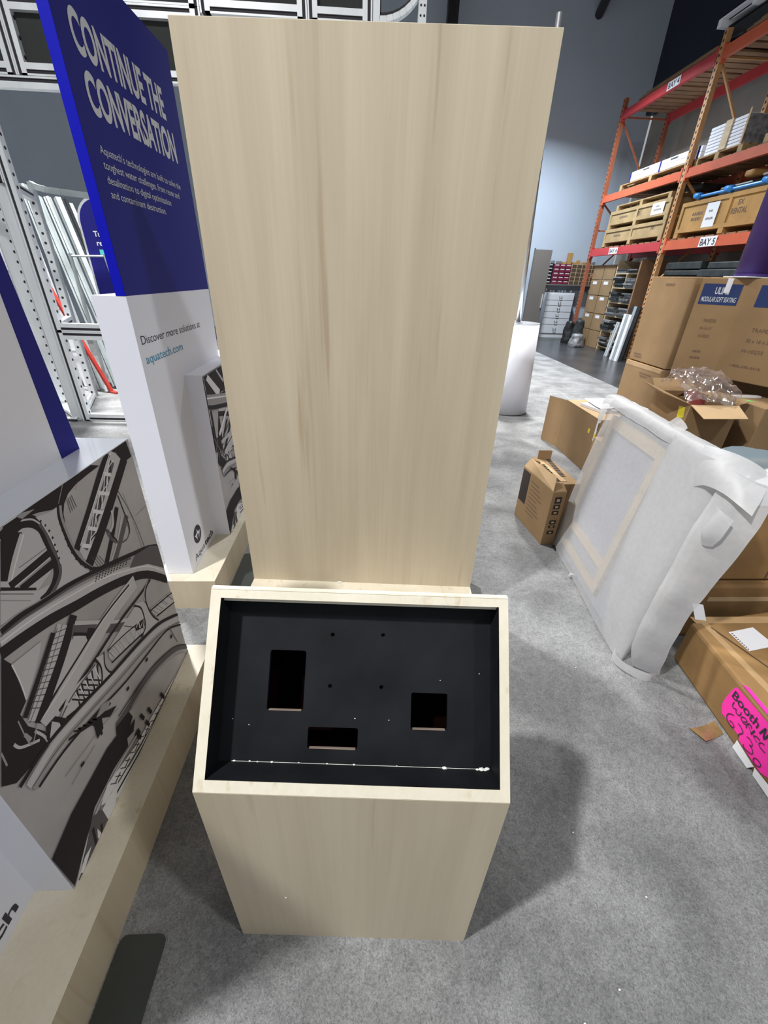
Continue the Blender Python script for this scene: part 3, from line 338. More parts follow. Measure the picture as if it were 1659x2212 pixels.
HAND=[(0.0038,[(0.3409,0.145),(0.3411,0.129),(0.3502,0.1228),(0.36,0.1312)]),(0.0038,[(0.36,0.1312),(0.3673,0.1199),(0.3805,0.1226),(0.3829,0.1341),(0.3796,0.1428)]),(0.0038,[(0.4035,0.1211),(0.4152,0.1359),(0.4021,0.1379),(0.3908,0.1294),(0.394,0.1207),(0.4082,0.1174),(0.4161,0.1237)]),(0.0046,[(0.4252,0.1133),(0.4199,0.1214),(0.4223,0.1358),(0.4317,0.1392),(0.4401,0.1333)]),(0.0025,[(0.4238,0.13),(0.4497,0.1186)]),(0.0067,[(0.4483,0.1137),(0.451,0.1393)]),(0.0046,[(0.4574,0.1172),(0.4661,0.1282),(0.4824,0.1302)]),(0.0025,[(0.4602,0.1163),(0.4793,0.1145)]),(0.0038,[(0.5013,0.1342),(0.4909,0.1305),(0.4853,0.1188),(0.4942,0.1118),(0.5165,0.1139)]),(0.0038,[(0.3663,0.1021),(0.3507,0.0905),(0.3453,0.0745),(0.3538,0.0616),(0.3721,0.0577),(0.3876,0.0615),(0.3865,0.0711),(0.3727,0.0727),(0.3633,0.0672)]),(0.0038,[(0.3934,0.0952),(0.4081,0.0953),(0.421,0.0904),(0.4242,0.0816),(0.4176,0.0656),(0.4196,0.0549)]),(0.0034,[(0.4423,0.0906),(0.4556,0.0953),(0.4699,0.0909),(0.4731,0.0824),(0.4649,0.0773),(0.4802,0.0749),(0.4888,0.0616),(0.4746,0.0516),(0.4536,0.0476),(0.4483,0.0558)]),(0.0038,[(0.5,0.0583),(0.503,0.0467),(0.516,0.044),(0.5294,0.0539),(0.5264,0.0653),(0.5108,0.0658),(0.5,0.0583)]),(0.0076,[(0.4678,0.1494),(0.4745,0.1858)]),(0.0076,[(0.4745,0.1858),(0.4875,0.149),(0.4941,0.1878)])]
LABEL_OUT=[(0.3177,0.1999),(0.3099,0.1807),(0.3038,0.1217),(0.3052,0.0906),(0.3148,0.0675),(0.3258,0.0549),(0.373,0.0563),(0.423,0.0573),(0.426,0.0452),(0.5156,0.0377),(0.5395,0.0383),(0.5556,0.0467),(0.6223,0.0836),(0.5928,0.1879),(0.463,0.2069),(0.3761,0.2035)]
TAG_OUT=[(0.4277,0.031),(0.4267,-0.0141),(0.5045,-0.0053),(0.5192,0.0356),(0.426,0.0452)]
BOOTH=[(0.3207,0.1524),(0.4486,0.1516),(0.3292,0.1901)]

# ================================================================ the setting
fl = BX('floor', 'concrete', (-14, 7.4, -5, 14.4, -0.10, -0.008)); tag(fl, kind='structure')
wb = BX('wall_back', 'wall', (-14, 7.4, 14.3, 14.5, -0.1, 8.6)); tag(wb, kind='structure')
wr = BX('wall_right', 'wall_grey', (7.45, 7.65, -2, 14.3, -0.1, 5.45)); tag(wr, kind='structure')
cl = BX('wall_right_cladding', 'wall_navy', (7.25, 7.45, -2, 14.3, 5.35, 8.6)); cl.name = 'trim_1'; tag(cl, kind='structure')
ce = BX('ceiling', 'ceiling', (-14, 7.65, -2, 14.5, 8.6, 8.7)); tag(ce, kind='structure')

def carpet(label, x0, x1, y0, y1, grp='grey carpet strips on the hall floor'):
    o = MB().box(x0, x1, y0, y1, -0.006, 0.0).build('carpet_strip', 'carpet')
    return tag(o, label, 'carpet', grp)
carpet('grey pile carpet strip under the wooden kiosk, nearest the viewer', -4.2, 2.995, -3.0, 6.5)
carpet('pale grey carpet strip behind the white cylinder, ending at dark floor', -4.2, 4.2, 6.506, 11.3)
carpet('grey carpet strip under the stacked cartons on the right', 3.0, 4.25, -3.0, 6.5)
carpet('grey carpet strip under the aluminium frames on the left', -9.0, -4.205, -3.0, 11.3)

# ================================================================ the tablet kiosk in the middle
A3 = math.radians(-3.1)
def poly_holes(outer, holes, name, m, parent, z0, z1, mx):
    """flat plate with openings, extruded"""
    bm = bmesh.new()
    def loop(pts, z):
        vs = [bm.verts.new((x, y, z)) for x, y in pts]
        return vs, [bm.edges.new((vs[i], vs[(i + 1) % len(vs)])) for i in range(len(vs))]
    for z in (z0, z1):
        ed = []
        for pts in [outer] + holes: ed += loop(pts, z)[1]
        bmesh.ops.triangle_fill(bm, use_beauty=True, edges=ed)
    bm.verts.ensure_lookup_table(); n = sum(len(p) for p in [outer] + holes); k = 0
    for pts in [outer] + holes:
        c = len(pts)
        for i in range(c):
            j = (i + 1) % c
            bm.faces.new([bm.verts[k + i], bm.verts[k + j], bm.verts[n + k + j], bm.verts[n + k + i]])
        k += c
    bmesh.ops.recalc_face_normals(bm, faces=bm.faces)
    bm.transform(mx); me = bpy.data.meshes.new(name); bm.to_mesh(me); bm.free()
    return link(name, me, m, parent)
def rrect(x0, x1, y0, y1, r, n=4):
    p = []
    for cx, cy, a in ((x1 - r, y1 - r, 0), (x0 + r, y1 - r, 90), (x0 + r, y0 + r, 180), (x1 - r, y0 + r, 270)):
        for i in range(n + 1): t = math.radians(a + 90 * i / n); p.append((cx + r * math.cos(t), cy + r * math.sin(t)))
    return p
def circ(x, y, r, n=10): return [(x + r * math.cos(2 * math.pi * i / n), y + r * math.sin(2 * math.pi * i / n)) for i in range(n)]

kiosk = thing('tablet_kiosk', 'pale maple kiosk stand with an empty black sloping screen tray', 'kiosk', (-0.305, 0.420, 0), A3)
W = 0.574; FZ = 0.679; RZ = 0.966; RY = 0.224   # width, front height, ridge height, ridge depth
# body: hollow shell
T = 0.018
BX('front_panel', 'maple', (0, W, 0, T, 0, FZ - 0.002), kiosk)
for x in (0, W - T):
    mb = MB(); pts = [(T, 0), (0.30, 0), (0.30, RZ - 0.09), (RY + 0.012, RZ - 0.035), (RY, RZ - 0.03), (T, FZ + T * 0.95)]
    for q in (x, x + T):
        for y, z in pts: mb.v.append(Vector((q, y, z - 0.004 if z > 0 else z)))
    k = len(pts); mb.f.append(list(range(k))); mb.f.append(list(range(k, 2 * k)))
    for i in range(k): j = (i + 1) % k; mb.f.append([i, j, k + j, k + i])
    mb.build('side_panel', 'maple', kiosk)
BX('back_panel', 'maple', (T, W - T, 0.28, 0.30, 0, RZ - 0.10), kiosk)
BX('top_cap', 'maple_rim_lit', (0.0, W, RY - 0.002, RY + 0.008, RZ - 0.03, RZ - 0.001), kiosk)
sl = math.atan2(RZ - FZ, RY); SL = math.hypot(RZ - FZ, RY)
slope = Matrix.Translation((0, 0, FZ)) @ Matrix.Rotation(sl, 4, 'X')
RB = 0.021  # rim width at the sides
poly_holes([(0, 0), (W, 0), (W, SL), (0, SL)], [[(0.020, 0.021), (W - 0.018, 0.021), (W - 0.018, SL - 0.019), (0.020, SL - 0.019)]], 'rim', 'maple_rim_lit', kiosk, -0.012, 0.0, slope)  # rim in the lightened maple, its light painted in
D = 0.052
tray = thing('screen_tray', None, None)
tray = MB()
x0, x1, y0, y1 = 0.020, W - 0.018, 0.021, SL - 0.019
holes = [rrect(0.110, 0.182, 0.128, 0.243, 0.005), rrect(0.194, 0.292, 0.060, 0.100, 0.004), rrect(0.395, 0.467, 0.101, 0.170, 0.004)] + \
    [circ(*c, 0.0042) for c in ((0.233, 0.276), (0.335, 0.279), (0.233, 0.177), (0.335, 0.178))]
bpy.data.objects.remove(bpy.data.objects['screen_tray'])
plate = poly_holes([(x0, y0 + 0.006), (x1, y0 + 0.006), (x1, y1), (x0, y1)], holes, 'tray_floor', 'black_paint', kiosk, -D - 0.009, -D, slope)
for hx0, hx1, hy in ((0.110, 0.182, 0.128), (0.194, 0.292, 0.060), (0.395, 0.467, 0.101)):
    MB().box(hx0 + 0.004, hx1 - 0.004, hy, hy + 0.0012, -D - 0.0088, -D - 0.0004, mx=slope).build('cutout_edge', 'mdf', kiosk)
MB().tube([slope @ Vector((0.05, 0.0335, -D + 0.0008)), slope @ Vector((0.22, 0.0335, -D + 0.0008)), slope @ Vector((0.545, 0.0335, -D + 0.0008))], 0.0004, 5).build('glue_line', 'glue', kiosk)
BX('paint_fleck', 'glue', (0.130, 0.133, -0.0015, -0.0002, 0.234, 0.237), kiosk)
def quad_wall(a, b):
    mb = MB(); (ax, ay), (bx, by) = a, b
    mb.face([slope @ Vector((ax, ay, 0)), slope @ Vector((bx, by, 0)), slope @ Vector((bx, by, -D)), slope @ Vector((ax, ay, -D))])
    return mb
walls = MB()
e = 0.0
for f in (((x0, y0), (x1, y0), (x1 - 0.004, y0 + 0.012), (x0 + 0.004, y0 + 0.012)), ((x1, y0), (x1, y1), (x1 - 0.003, y1), (x1 - 0.004, y0 + 0.012)),
          ((x1, y1), (x0, y1), (x0 + 0.004, y1), (x1 - 0.003, y1)), ((x0, y1), (x0, y0), (x0 + 0.004, y0 + 0.012), (x0 + 0.004, y1))):
    (a, b, c, d) = f
    walls.face([slope @ Vector((*a, -0.0005)), slope @ Vector((*b, -0.0005)), slope @ Vector((*c, -D)), slope @ Vector((*d, -D))])
walls.build('tray_wall', 'black_paint', kiosk)
MB().box(0.03, W - 0.03, 0.03, SL - 0.03, -D - 0.10, -D - 0.095, mx=slope).build('hollow_shade', 'void', kiosk)  # black sheet painting the shade of the hollow body behind the cutouts
# dried glue and crumbs along the lower tray corner
for i, (gx, gy, r) in enumerate(((0.462, 0.034, 0.004), (0.466, 0.031, 0.003), (0.534, 0.034, 0.005), (0.545, 0.035, 0.004), (0.540, 0.033, 0.004), (0.526, 0.033, 0.003),
                                 (0.055, 0.034, 0.0022), (0.085, 0.034, 0.002), (0.100, 0.0335, 0.0018), (0.128, 0.034, 0.0024), (0.18, 0.034, 0.0015), (0.235, 0.034, 0.0018), (0.287, 0.034, 0.0022), (0.37, 0.034, 0.0014),
                                 (0.285, 0.118, 0.0013), (0.352, 0.117, 0.0011), (0.045, 0.11, 0.001), (0.452, 0.195, 0.001), (0.53, 0.21, 0.001), (0.078, 0.10, 0.001))):
    c = slope @ Vector((gx, gy, -D + r * 0.6)); bm = bmesh.new(); bmesh.ops.create_icosphere(bm, subdivisions=1, radius=r)
    bm.transform(Matrix.Translation(c) @ Matrix.Diagonal((1.3, 0.8, 0.7, 1))); me = bpy.data.meshes.new('glue_blob'); bm.to_mesh(me); bm.free()
    link('glue_blob', me, 'glue', kiosk)

# ================================================================ big maple back panel on its plinth
A4 = math.radians(-3.48)
bp = thing('maple_display_panel', 'tall pale maple display panel standing on a low plinth behind the kiosk', 'panel', (-0.541, 1.666, 0), A4)
BX('panel_board', 'maple', (0, 1.071, 0, 0.045, 0.173, 2.096), bp)
BX('plinth', 'maple_lit', (0, 1.071, -0.34, 0.30, 0.0, 0.173), bp)  # lightened maple: brightness of the lit ledge is in the colour
BX('lit_top_edge', 'maple_lit', (0.0, 1.071, 0.001, 0.044, 2.096, 2.0975), bp)  # thin lighter layer, light from above painted on the panel top
MB().tube([(0.415, -0.006, 0.176), (0.425, -0.006, 0.178), (0.436, -0.005, 0.176)], 0.004, 6).build('foam_crumb', 'glue', bp)

# ================================================================ the two white kiosks on the left
TM = ['t0', 't1', 't2', 't3', 't4']
def cmr(pts, n=4, closed=False):
    m = len(pts); o = []
    for k in range(m if closed else m - 1):
        if closed: a, b, c, d = (pts[(k + q) % m] for q in (-1, 0, 1, 2))
        else: a, b, c, d = pts[max(k - 1, 0)], pts[k], pts[k + 1], pts[min(k + 2, m - 1)]
        for s_ in range(n):
            f = s_ / n; o.append(tuple(0.5 * (2 * b[i] + (c[i] - a[i]) * f + (2 * a[i] - 5 * b[i] + 4 * c[i] - d[i]) * f * f + (3 * b[i] - a[i] - 3 * c[i] + d[i]) * f ** 3) for i in (0, 1)))
    if not closed: o.append(pts[-1])
    return o
def clampyz(y, z): return min(max(y, 0.463), 1.209), min(max(z, 0.175), 1.056)
def ribbon(mb, pts, w, at):
    """flat strip of width w along pts (2-D); at(a, b) gives the 3-D point"""
    n = len(mb.v); P = [Vector(p) for p in pts]
    for k, p in enumerate(P):
        d = P[min(k + 1, len(P) - 1)] - P[max(k - 1, 0)]
        if d.length < 1e-6: d = Vector((1, 0))
        d.normalize(); q = Vector((-d.y, d.x)) * w / 2
        mb.v.append(Vector(at(*(p - q)))); mb.v.append(Vector(at(*(p + q))))
    for k in range(len(P) - 1): a = n + 2 * k; mb.f.append([a, a + 1, a + 3, a + 2])
def bridge_print(parent, x, dy):
    """the monochrome picture of riveted steelwork printed flat on the low block's face"""
    by = {}
    for lay, it in enumerate(PRINT + (PRINT_FAR if dy > 1 else [])):
        xx = x + 0.0004 + lay * 0.000012; mb = by.setdefault(it[1], MB())
        at = lambda a, b: (xx, clampyz(a, b)[0] + dy, clampyz(a, b)[1])
        if it[0] in 'ps':
            pts = it[2] if it[0] == 'p' else cmr(it[2], 3, True)
            n = len(mb.v); bm = bmesh.new(); vs = [bm.verts.new(at(*p)) for p in pts]
            f = bm.faces.new(vs); bm.normal_update(); bmesh.ops.triangulate(bm, faces=[f], ngon_method='EAR_CLIP')
            bm.verts.index_update(); mb.v += [v.co.copy() for v in bm.verts]; mb.f += [[n + v.index for v in f.verts] for f in bm.faces]; bm.free()
        else: ribbon(mb, it[3] if it[0] == 'l' else cmr(it[3], 4), it[2], at)
    for t, mb in by.items():
        me = bpy.data.meshes.new('printed_picture'); me.from_pydata([tuple(v) for v in mb.v], [], mb.f); me.update()
        link('printed_picture', me, TM[t], parent)

def logo(parent, x, dy):
    cy, cz, r = 1.842 + dy, 0.322, 0.048
    X = x + 0.0006
    MB().face([(X, cy + r * math.cos(a) * 1.0, cz + r * math.sin(a)) for a in [i * math.pi / 16 for i in range(32)]]).build('emblem', 'ink', parent)
    e = MB(); Y = X + 0.0003
    def P(a, b): return (Y, cy + a * r, cz + b * r)
    e.face([P(0.05, 0.62), P(0.2, 0.2), P(0.62, 0.12), P(0.28, -0.1), P(0.05, 0.02), P(-0.2, -0.1), P(-0.62, 0.12), P(-0.12, 0.2)])
    for k, (b0, b1) in enumerate(((-0.16, -0.25), (-0.36, -0.45), (-0.56, -0.63))):
        s_ = 0.72 - 0.16 * k
        for sg in (-1, 1):
            e.face([P(sg * s_, b0 + 0.34), P(sg * s_, b0 + 0.22), P(sg * 0.15, b1), P(sg * 0.15, b0)])
    e.build('emblem_waves', 'white', parent)
    text('lettering', 'Aqua', 'ink', (X, 1.762 + dy, 0.206), (0, 1, 0), (0, 0, 1), 0.036, 0.135, parent)
    text('lettering', 'tech', 'ink', (X, 1.902 + dy, 0.206), (0, 1, 0), (0, 0, 1), 0.036, 0.128, parent, bold=0.03)

def white_unit(label, xf, xb, dy, x_plinth, plinth_y, col_y, grp):
    t = thing('display_kiosk', label, 'display stand', (xf, col_y[0], 0))
    inv = Matrix.Translation((-xf, -col_y[0], 0))
    def par(o): o.matrix_parent_inverse = inv; return o
    y0, y1 = col_y
    par(BX('plinth', 'maple', (xf - 0.17, x_plinth, plinth_y[0], plinth_y[1], 0, 0.173), t))
    par(BX('lit_plinth_top', 'maple_lit', (xf - 0.17, x_plinth, plinth_y[0], plinth_y[1], 0.173, 0.1735), t))  # thin lighter layer, overhead light painted on the plinth top
    return t, par, y0, y1
GR = 'white display kiosks on maple plinths'
# --- far unit
ua, par, y0, y1 = white_unit('white kiosk topped by a navy panel headed CONTINUE THE CONVERSATION', -0.85, -0.77, 0, -0.727, (1.645, 2.86), (1.703, 2.60), GR)
par(BX('column', 'white', (-0.972, -0.85, 1.703, 2.60, 0.1735, 1.41), ua, bevel=0.001))
par(BX('low_block', 'white', (-0.95, -0.77, 2.068, 2.82, 0.1735, 1.064), ua, bevel=0.001))
pf = par(MB().face([(-0.7697, 2.069, 0.175), (-0.7697, 2.818, 0.175), (-0.7697, 2.818, 1.062), (-0.7697, 2.069, 1.062)]).build('picture_ground', 'tb', ua))
ua_inv = Matrix.Translation((0.85, -1.703, 0))
PXZ = lambda z: -0.85 - 0.021 * (z - 1.41)     # the upper panel leans a touch to the left
def leaning(name, m, xa, xb, ya, yb):
    mb = MB()
    for z in (1.41, 2.325):
        for x, y in ((xa, ya), (xb, ya), (xb, yb), (xa, yb)): mb.v.append(Vector((PXZ(z) + x, y, z)))
    mb.f = [[0, 3, 2, 1], [4, 5, 6, 7], [0, 1, 5, 4], [1, 2, 6, 5], [2, 3, 7, 6], [3, 0, 4, 7]]
    return par(mb.build(name, m, ua))
leaning('upper_panel', 'navy', -0.034, -0.0005, 1.7035, 2.60)
leaning('panel_edge', 'blue', -0.0345, -0.001, 1.702, 1.7036)
_before = set(bpy.data.objects)
bridge_print(ua, -0.7697, 1.606)
logo(ua, -0.85, 0)
FX = -0.85 + 0.0006
U = (0, 1, 0); V = (0, 0, 1)
VL = (-0.021, 0, 1)
text('lettering', 'CONTINUE THE', 'lett', (PXZ(2.058) + 0.0006, 1.785, 2.058), U, VL, 0.100, 0.650, ua, bold=0.032)
text('lettering', 'CONVERSATION', 'lett', (PXZ(1.921) + 0.0006, 1.790, 1.921), U, VL, 0.102, 0.690, ua, bold=0.032)
for i, (s_, z, w) in enumerate((("Aquatech's technologies are built to solve the", 1.818, 0.672), ('toughest water challenges, from reuse and', 1.779, 0.636),
                                ('desalination to digital optimization', 1.740, 0.520), ('and contaminant destruction.', 1.701, 0.445))):
    text('lettering', s_, 'lett', (PXZ(z) + 0.0006, 1.780, z), U, VL, 0.023, w, ua)
text('lettering', 'Discover more solutions at', 'ink', (FX, 1.736, 1.243), U, V, 0.032, 0.642, ua)
text('lettering', 'aquatech.com', 'teal_ink', (FX, 1.739, 1.172), U, V, 0.034, 0.370, ua, bold=0.01)
for o in set(bpy.data.objects) - _before: o.matrix_parent_inverse = ua_inv
# --- near unit
DYB = -1.606
ub, par, y0, y1 = white_unit('white kiosk at the left edge with a large monochrome bridge picture on its block', -0.79, -0.70, DYB, -0.618, (0.03, 1.24), (0.10, 1.13), GR)
par(BX('column', 'white', (-0.95, -0.79, 0.10, 1.052, 0.1735, 1.66), ub, bevel=0.001))
mbn = MB()
for x_ in (-0.95, -0.7893):
    for y_, z_ in ((1.0525, 0.80), (1.147, 0.80), (1.083, 1.66), (1.0525, 1.66)): mbn.v.append(Vector((x_, y_, z_)))
mbn.f = [[0, 1, 2, 3], [4, 5, 6, 7], [0, 1, 5, 4], [1, 2, 6, 5], [2, 3, 7, 6], [3, 0, 4, 7]]
par(mbn.build('navy_end_strip', 'navy', ub))
par(BX('low_block', 'white', (-0.95, -0.70, 0.462, 1.212, 0.1735, 1.057), ub, bevel=0.001))
par(BX('block_top', 'gloss_white', (-0.95, -0.70, 0.462, 1.212, 1.057, 1.058), ub))
par(MB().face([(-0.6997, 0.463, 0.175), (-0.6997, 1.210, 0.175), (-0.6997, 1.210, 1.056), (-0.6997, 0.463, 1.056)]).build('picture_ground', 'tb', ub))
_before = set(bpy.data.objects)
bridge_print(ub, -0.6997, 0.0)
logo(ub, -0.79, DYB)
for o in set(bpy.data.objects) - _before: o.matrix_parent_inverse = Matrix.Translation((0.79, -0.10, 0))

# steel floor plates poking out from under the plinths
def plate_(label, poly):
    return tag(MB().prism(poly, 0.0005, 0.006).build('floor_plate', 'steel', bevel=0.001), label, 'steel plate', 'dark steel base plates on the carpet')
plate_('dark steel base plate beside the near plinth, bottom left of the picture', rrect(-0.612, -0.497, -0.2, 0.425, 0.018))
plate_('dark steel base plate between the far plinth and the tall maple panel', rrect(-0.722, -0.555, 1.80, 2.12, 0.015))

# ================================================================ aluminium frames, left background
fw = thing('aluminium_frame_wall', 'large wall of bolted aluminium frames with black grooves behind the navy panel', 'frames', (-3.115, 4.69, 0))
def alu_frame(label, a, b, z0, z1, dep=0.062, holes=True, wid=0.074, infill=False):
    """one rectangular profile bay standing from a to b (plan), black groove round its outer edge"""
    a = Vector((*a, 0)); b = Vector((*b, 0)); L = (b - a).length; ang = math.atan2(b.y - a.y, b.x - a.x); H = z1 - z0; d = dep / 2
    mx = Matrix.Translation((a.x + 3.115, a.y - 4.69, z0 + 0.002)) @ Matrix.Rotation(ang, 4, 'Z')
    mb = MB(); g = MB(); hb = MB(); o_, g_ = 0.012, 0.036
    for s_, x in ((1, 0), (-1, L)):
        for c, u0, u1, e, ins in ((mb, g_, wid, 0, 0), (mb, 0, o_, 0, 0), (g, o_, g_, 0.009, 0.002)):
            xa, xb = sorted((x + s_ * u0, x + s_ * u1)); c.box(xa, xb, -d + e, d - e, ins, H - ins, mx=mx)
    for s_, z in ((1, 0), (-1, H)):
        for c, u0, u1, e in ((mb, g_, wid, 0), (mb, 0, o_, 0), (g, o_, g_, 0.009)):
            za, zb = sorted((z + s_ * u0, z + s_ * u1)); w_ = wid if c is mb and u0 else g_
            c.box(w_, L - w_, -d + e, d - e, za, zb, mx=mx)
    fr = mb.build('frame_bay', 'alu', fw); fr['label'] = label; g.build('groove', 'groove', fr)
    if infill: MB().box(wid, L - wid, 0.012, 0.024, wid, H - wid, mx=mx).build('added_dark_panel', 'dark_infill', fr)  # added dark sheet, stands in for the dark wall behind the bays
    if holes:
        n = int(H / 0.088)
        for x, s_ in ((wid, 1), (L - wid, -1)):
            for k in range(1, n):
                z = H * k / n
                for yy in ((0.0,) if dep < 0.08 else (-0.03,)):
                    hb.face([mx @ Vector((x + s_ * 0.0008, yy + 0.013 * math.cos(q * math.pi / 4), z + 0.014 * math.sin(q * math.pi / 4))) for q in range(8)])
        tag(hb.build('hole_row', 'groove', fr), kind='stuff')
alu_frame('low bay on the floor, right of the corner post', (-3.115, 4.69), (-2.11, 4.69), 0.0, 0.915)
alu_frame('tall bay standing on the low bay', (-3.115, 4.69), (-2.11, 4.69), 0.917, 2.785)
alu_frame('upper bay at the top left', (-3.70, 4.69), (-2.745, 4.69), 2.788, 4.2, infill=True)
alu_frame('wide upper bay crossing behind the navy panel top', (-2.743, 4.69), (-1.27, 4.69), 2.788, 3.22, infill=True)
alu_frame('left end bay beyond the corner post', (-4.10, 4.69), (-3.12, 4.69), 2.10, 2.785, holes=False)
alu_frame('topmost bay in the top left corner', (-2.743, 4.69), (-1.27, 4.69), 3.222, 4.3, infill=True)
alu_frame('lower bay running back from the corner post', (-3.15, 4.76), (-3.52, 5.62), 0.0, 0.90)
alu_frame('upper bay running back from the corner post', (-3.15, 4.76), (-3.52, 5.62), 0.902, 2.14)
alu_frame('left side bay with the hole row beside the white boards', (-3.16, 4.69), (-3.62, 5.14), 0.0, 2.75, dep=0.12)
alu_frame('left bay above the maple panel', (-1.265, 4.69), (-0.462, 4.69), 3.19, 4.3, holes=False, infill=True)
alu_frame('middle bay above the maple panel', (-0.458, 4.69), (0.034, 4.69), 3.19, 4.3, holes=False, infill=True)
# curved end of the top frame
t = thing('curved_aluminium_frame', 'curved aluminium frame end above the middle of the maple panel', 'frame', (0.04, 4.69, 3.19))
arc = [(0.05 + 0.34 * math.sin(a), 0, 0.03 + 0.30 * (1 - math.cos(a))) for a in [i * math.pi / 2 / 10 for i in range(11)]]
mb = MB(); g = MB()
for k in range(10): mb.bar(arc[k], arc[k + 1], 0.062, 0.034); g.bar((arc[k][0] - 0.0, 0, arc[k][2] + 0.028), (arc[k + 1][0], 0, arc[k + 1][2] + 0.028), 0.05, 0.014)
mb.box(0.0, 0.052, -0.031, 0.031, 0.0, 1.1); g.box(0.052, 0.062, -0.025, 0.025, 0.06, 1.1)
mb.build('curved_rail', 'alu', t); g.build('groove', 'groove', t)
t = thing('perforated_post', 'narrow perforated aluminium post right of the curved frame end', 'post', (0.42, 4.70, 0.0), 0, None)
MB().box(-0.03, 0.03, -0.03, 0.03, 0.0, 4.3).build('post_body', 'alu', t)
hb = MB()
for k in range(60):
    for x in (-0.014, 0.014): hb.face([(x + 0.008 * math.cos(q * math.pi / 4), -0.0308, 1.0 + k * 0.055 + 0.008 * math.sin(q * math.pi / 4)) for q in range(8)])
tag(hb.build('hole_row', 'groove', t), kind='stuff')
# rounded base rail of the left frame
t = thing('curved_base_rail', 'rounded aluminium base rail curving back at the foot of the corner post', 'rail', (-3.16, 4.69, 0), 0, None)
pts = [(-3.165, 4.66, 0.02), (-3.30, 4.665, 0.02), (-3.42, 4.72, 0.02), (-3.50, 4.82, 0.02), (-3.53, 4.95, 0.02)]
mb = MB(); mb.tube(pts, 0.022, 8); o = mb.build('rail', 'alu', t); o.matrix_parent_inverse = Matrix.Translation((3.16, -4.69, 0))
mb = MB(); mb.tube([(p[0] - 0.0, p[1] - 0.028, 0.012) for p in pts], 0.012, 6); o = mb.build('groove', 'groove', t); o.matrix_parent_inverse = Matrix.Translation((3.16, -4.69, 0))

# curved header bar and the stock leaning behind the frames
t = thing('curved_header_bar', 'curved silver header bar above the leaning aluminium profiles', 'bar', (-3.5, 5.75, 0), 0, None)
mb = MB()
pts = [(-3.56, 5.72, 2.235), (-3.48, 5.66, 2.205), (-3.36, 5.62, 2.18), (-3.2, 5.60, 2.165), (-2.9, 5.60, 2.14), (-2.4, 5.62, 2.13)]
for k in range(5): mb.bar(pts[k], pts[k + 1], 0.03, 0.055)
o = mb.build('bar_body', 'alu_dull', t); o.matrix_parent_inverse = Matrix.Translation((3.5, -5.75, 0))
for p in (pts[0], pts[5]):
    o = MB().box(p[0] - 0.025, p[0] + 0.025, p[1] - 0.025, p[1] + 0.025, 0, p[2] + 0.02).build('upright', 'alu_dull', t); o.matrix_parent_inverse = Matrix.Translation((3.5, -5.75, 0))
LEAN = [((-3.5, 6.15), (-4.05, 6.55, 2.22), 0.07, 'alu_dull'), ((-3.41, 6.26), (-3.99, 6.65, 2.23), 0.06, 'alu_dull'), ((-3.33, 6.34), (-3.93, 6.75, 2.24), 0.06, 'alu_dull'),
        ((-3.25, 6.4), (-3.86, 6.8, 2.24), 0.035, 'black'), ((-3.56, 7.17), (-4.3, 7.65, 2.27), 0.06, 'alu_dull'), ((-3.14, 6.62), (-3.97, 7.15, 1.96), 0.05, 'alu'),
        ((-3.04, 6.73), (-3.85, 7.25, 1.97), 0.06, 'black'), ((-3.62, 5.99), (-4.05, 6.35, 2.31), 0.06, 'alu_dull'), ((-3.12, 7.5), (-3.64, 8.0, 2.05), 0.06, 'black'), ((-3.42, 6.7), (-3.62, 7.1, 2.1), 0.05, 'alu')]  # the black entries stand in for dark gaps between the profiles
LBL = ['widest dull aluminium profile leaning at the left of the bundle', 'narrower dull aluminium profile leaning second from the left in the bundle', 'dull aluminium profile leaning in the middle of the bundle',
       'slim black bar standing in for a dark gap in the middle of the bundle', 'dull aluminium profile leaning furthest back in the bundle', 'bright aluminium profile leaning towards the rounded navy sign',
       'black bar standing in for the dark gap nearest the rounded navy sign', 'dull aluminium profile leaning against the hole-punched frame', 'black bar standing in for the dark gap between the bright profiles', 'short bright aluminium profile behind the black one']
for ((gx, gy), tp, w, m), lb in zip(LEAN, LBL):
    t = thing('aluminium_profile', lb, 'profile', (gx, gy, 0), 0, 'aluminium profiles leaning behind the frames')
    a = Vector((0, 0, 0.035)); b = Vector((tp[0] - gx, tp[1] - gy, tp[2]))
    MB().bar(a, b, w, w).build('profile_body', m, t)
    if m != 'black': MB().bar(a + Vector((0, -w * 0.5, 0)), b + Vector((0, -w * 0.5, 0)), w * 0.22, 0.004).build('slot', 'groove', t)
t = thing('rack_bar', 'thin horizontal steel bar holding the leaning profiles', 'bar', (-3.5, 5.95, 0))
MB().tube([(-0.02, 0, 1.592), (0.42, 0, 1.604)], 0.011, 8).build('crossbar', 'alu_dull', t)
MB().bar((-0.0, 0, 0), (-0.0, 0, 1.62), 0.03, 0.03).build('upright', 'alu_dull', t); MB().bar((0.62, 0, 0), (0.40, 0, 1.62), 0.03, 0.03).build('upright', 'alu_dull', t)
for i, (a, b, lb) in enumerate((((-3.97, 6.0, 1.5), (-3.44, 5.9, 0.015), 'red steel strut leaning behind the corner post, right one'), ((-4.20, 5.70, 1.35), (-4.06, 5.66, 0.015), 'red steel strut leaning at the left picture edge'))):
    t = thing('red_strut', lb, 'strut', (b[0], b[1], 0), 0, 'red struts')
    MB().bar((0, 0, b[2]), (a[0] - b[0], a[1] - b[1], a[2]), 0.05, 0.03).build('strut_body', 'red_mat', t)
    MB().bar((0, 0, 0.012), (0.10, -0.04, 0.012), 0.06, 0.02).build('foot', 'red_mat', t)
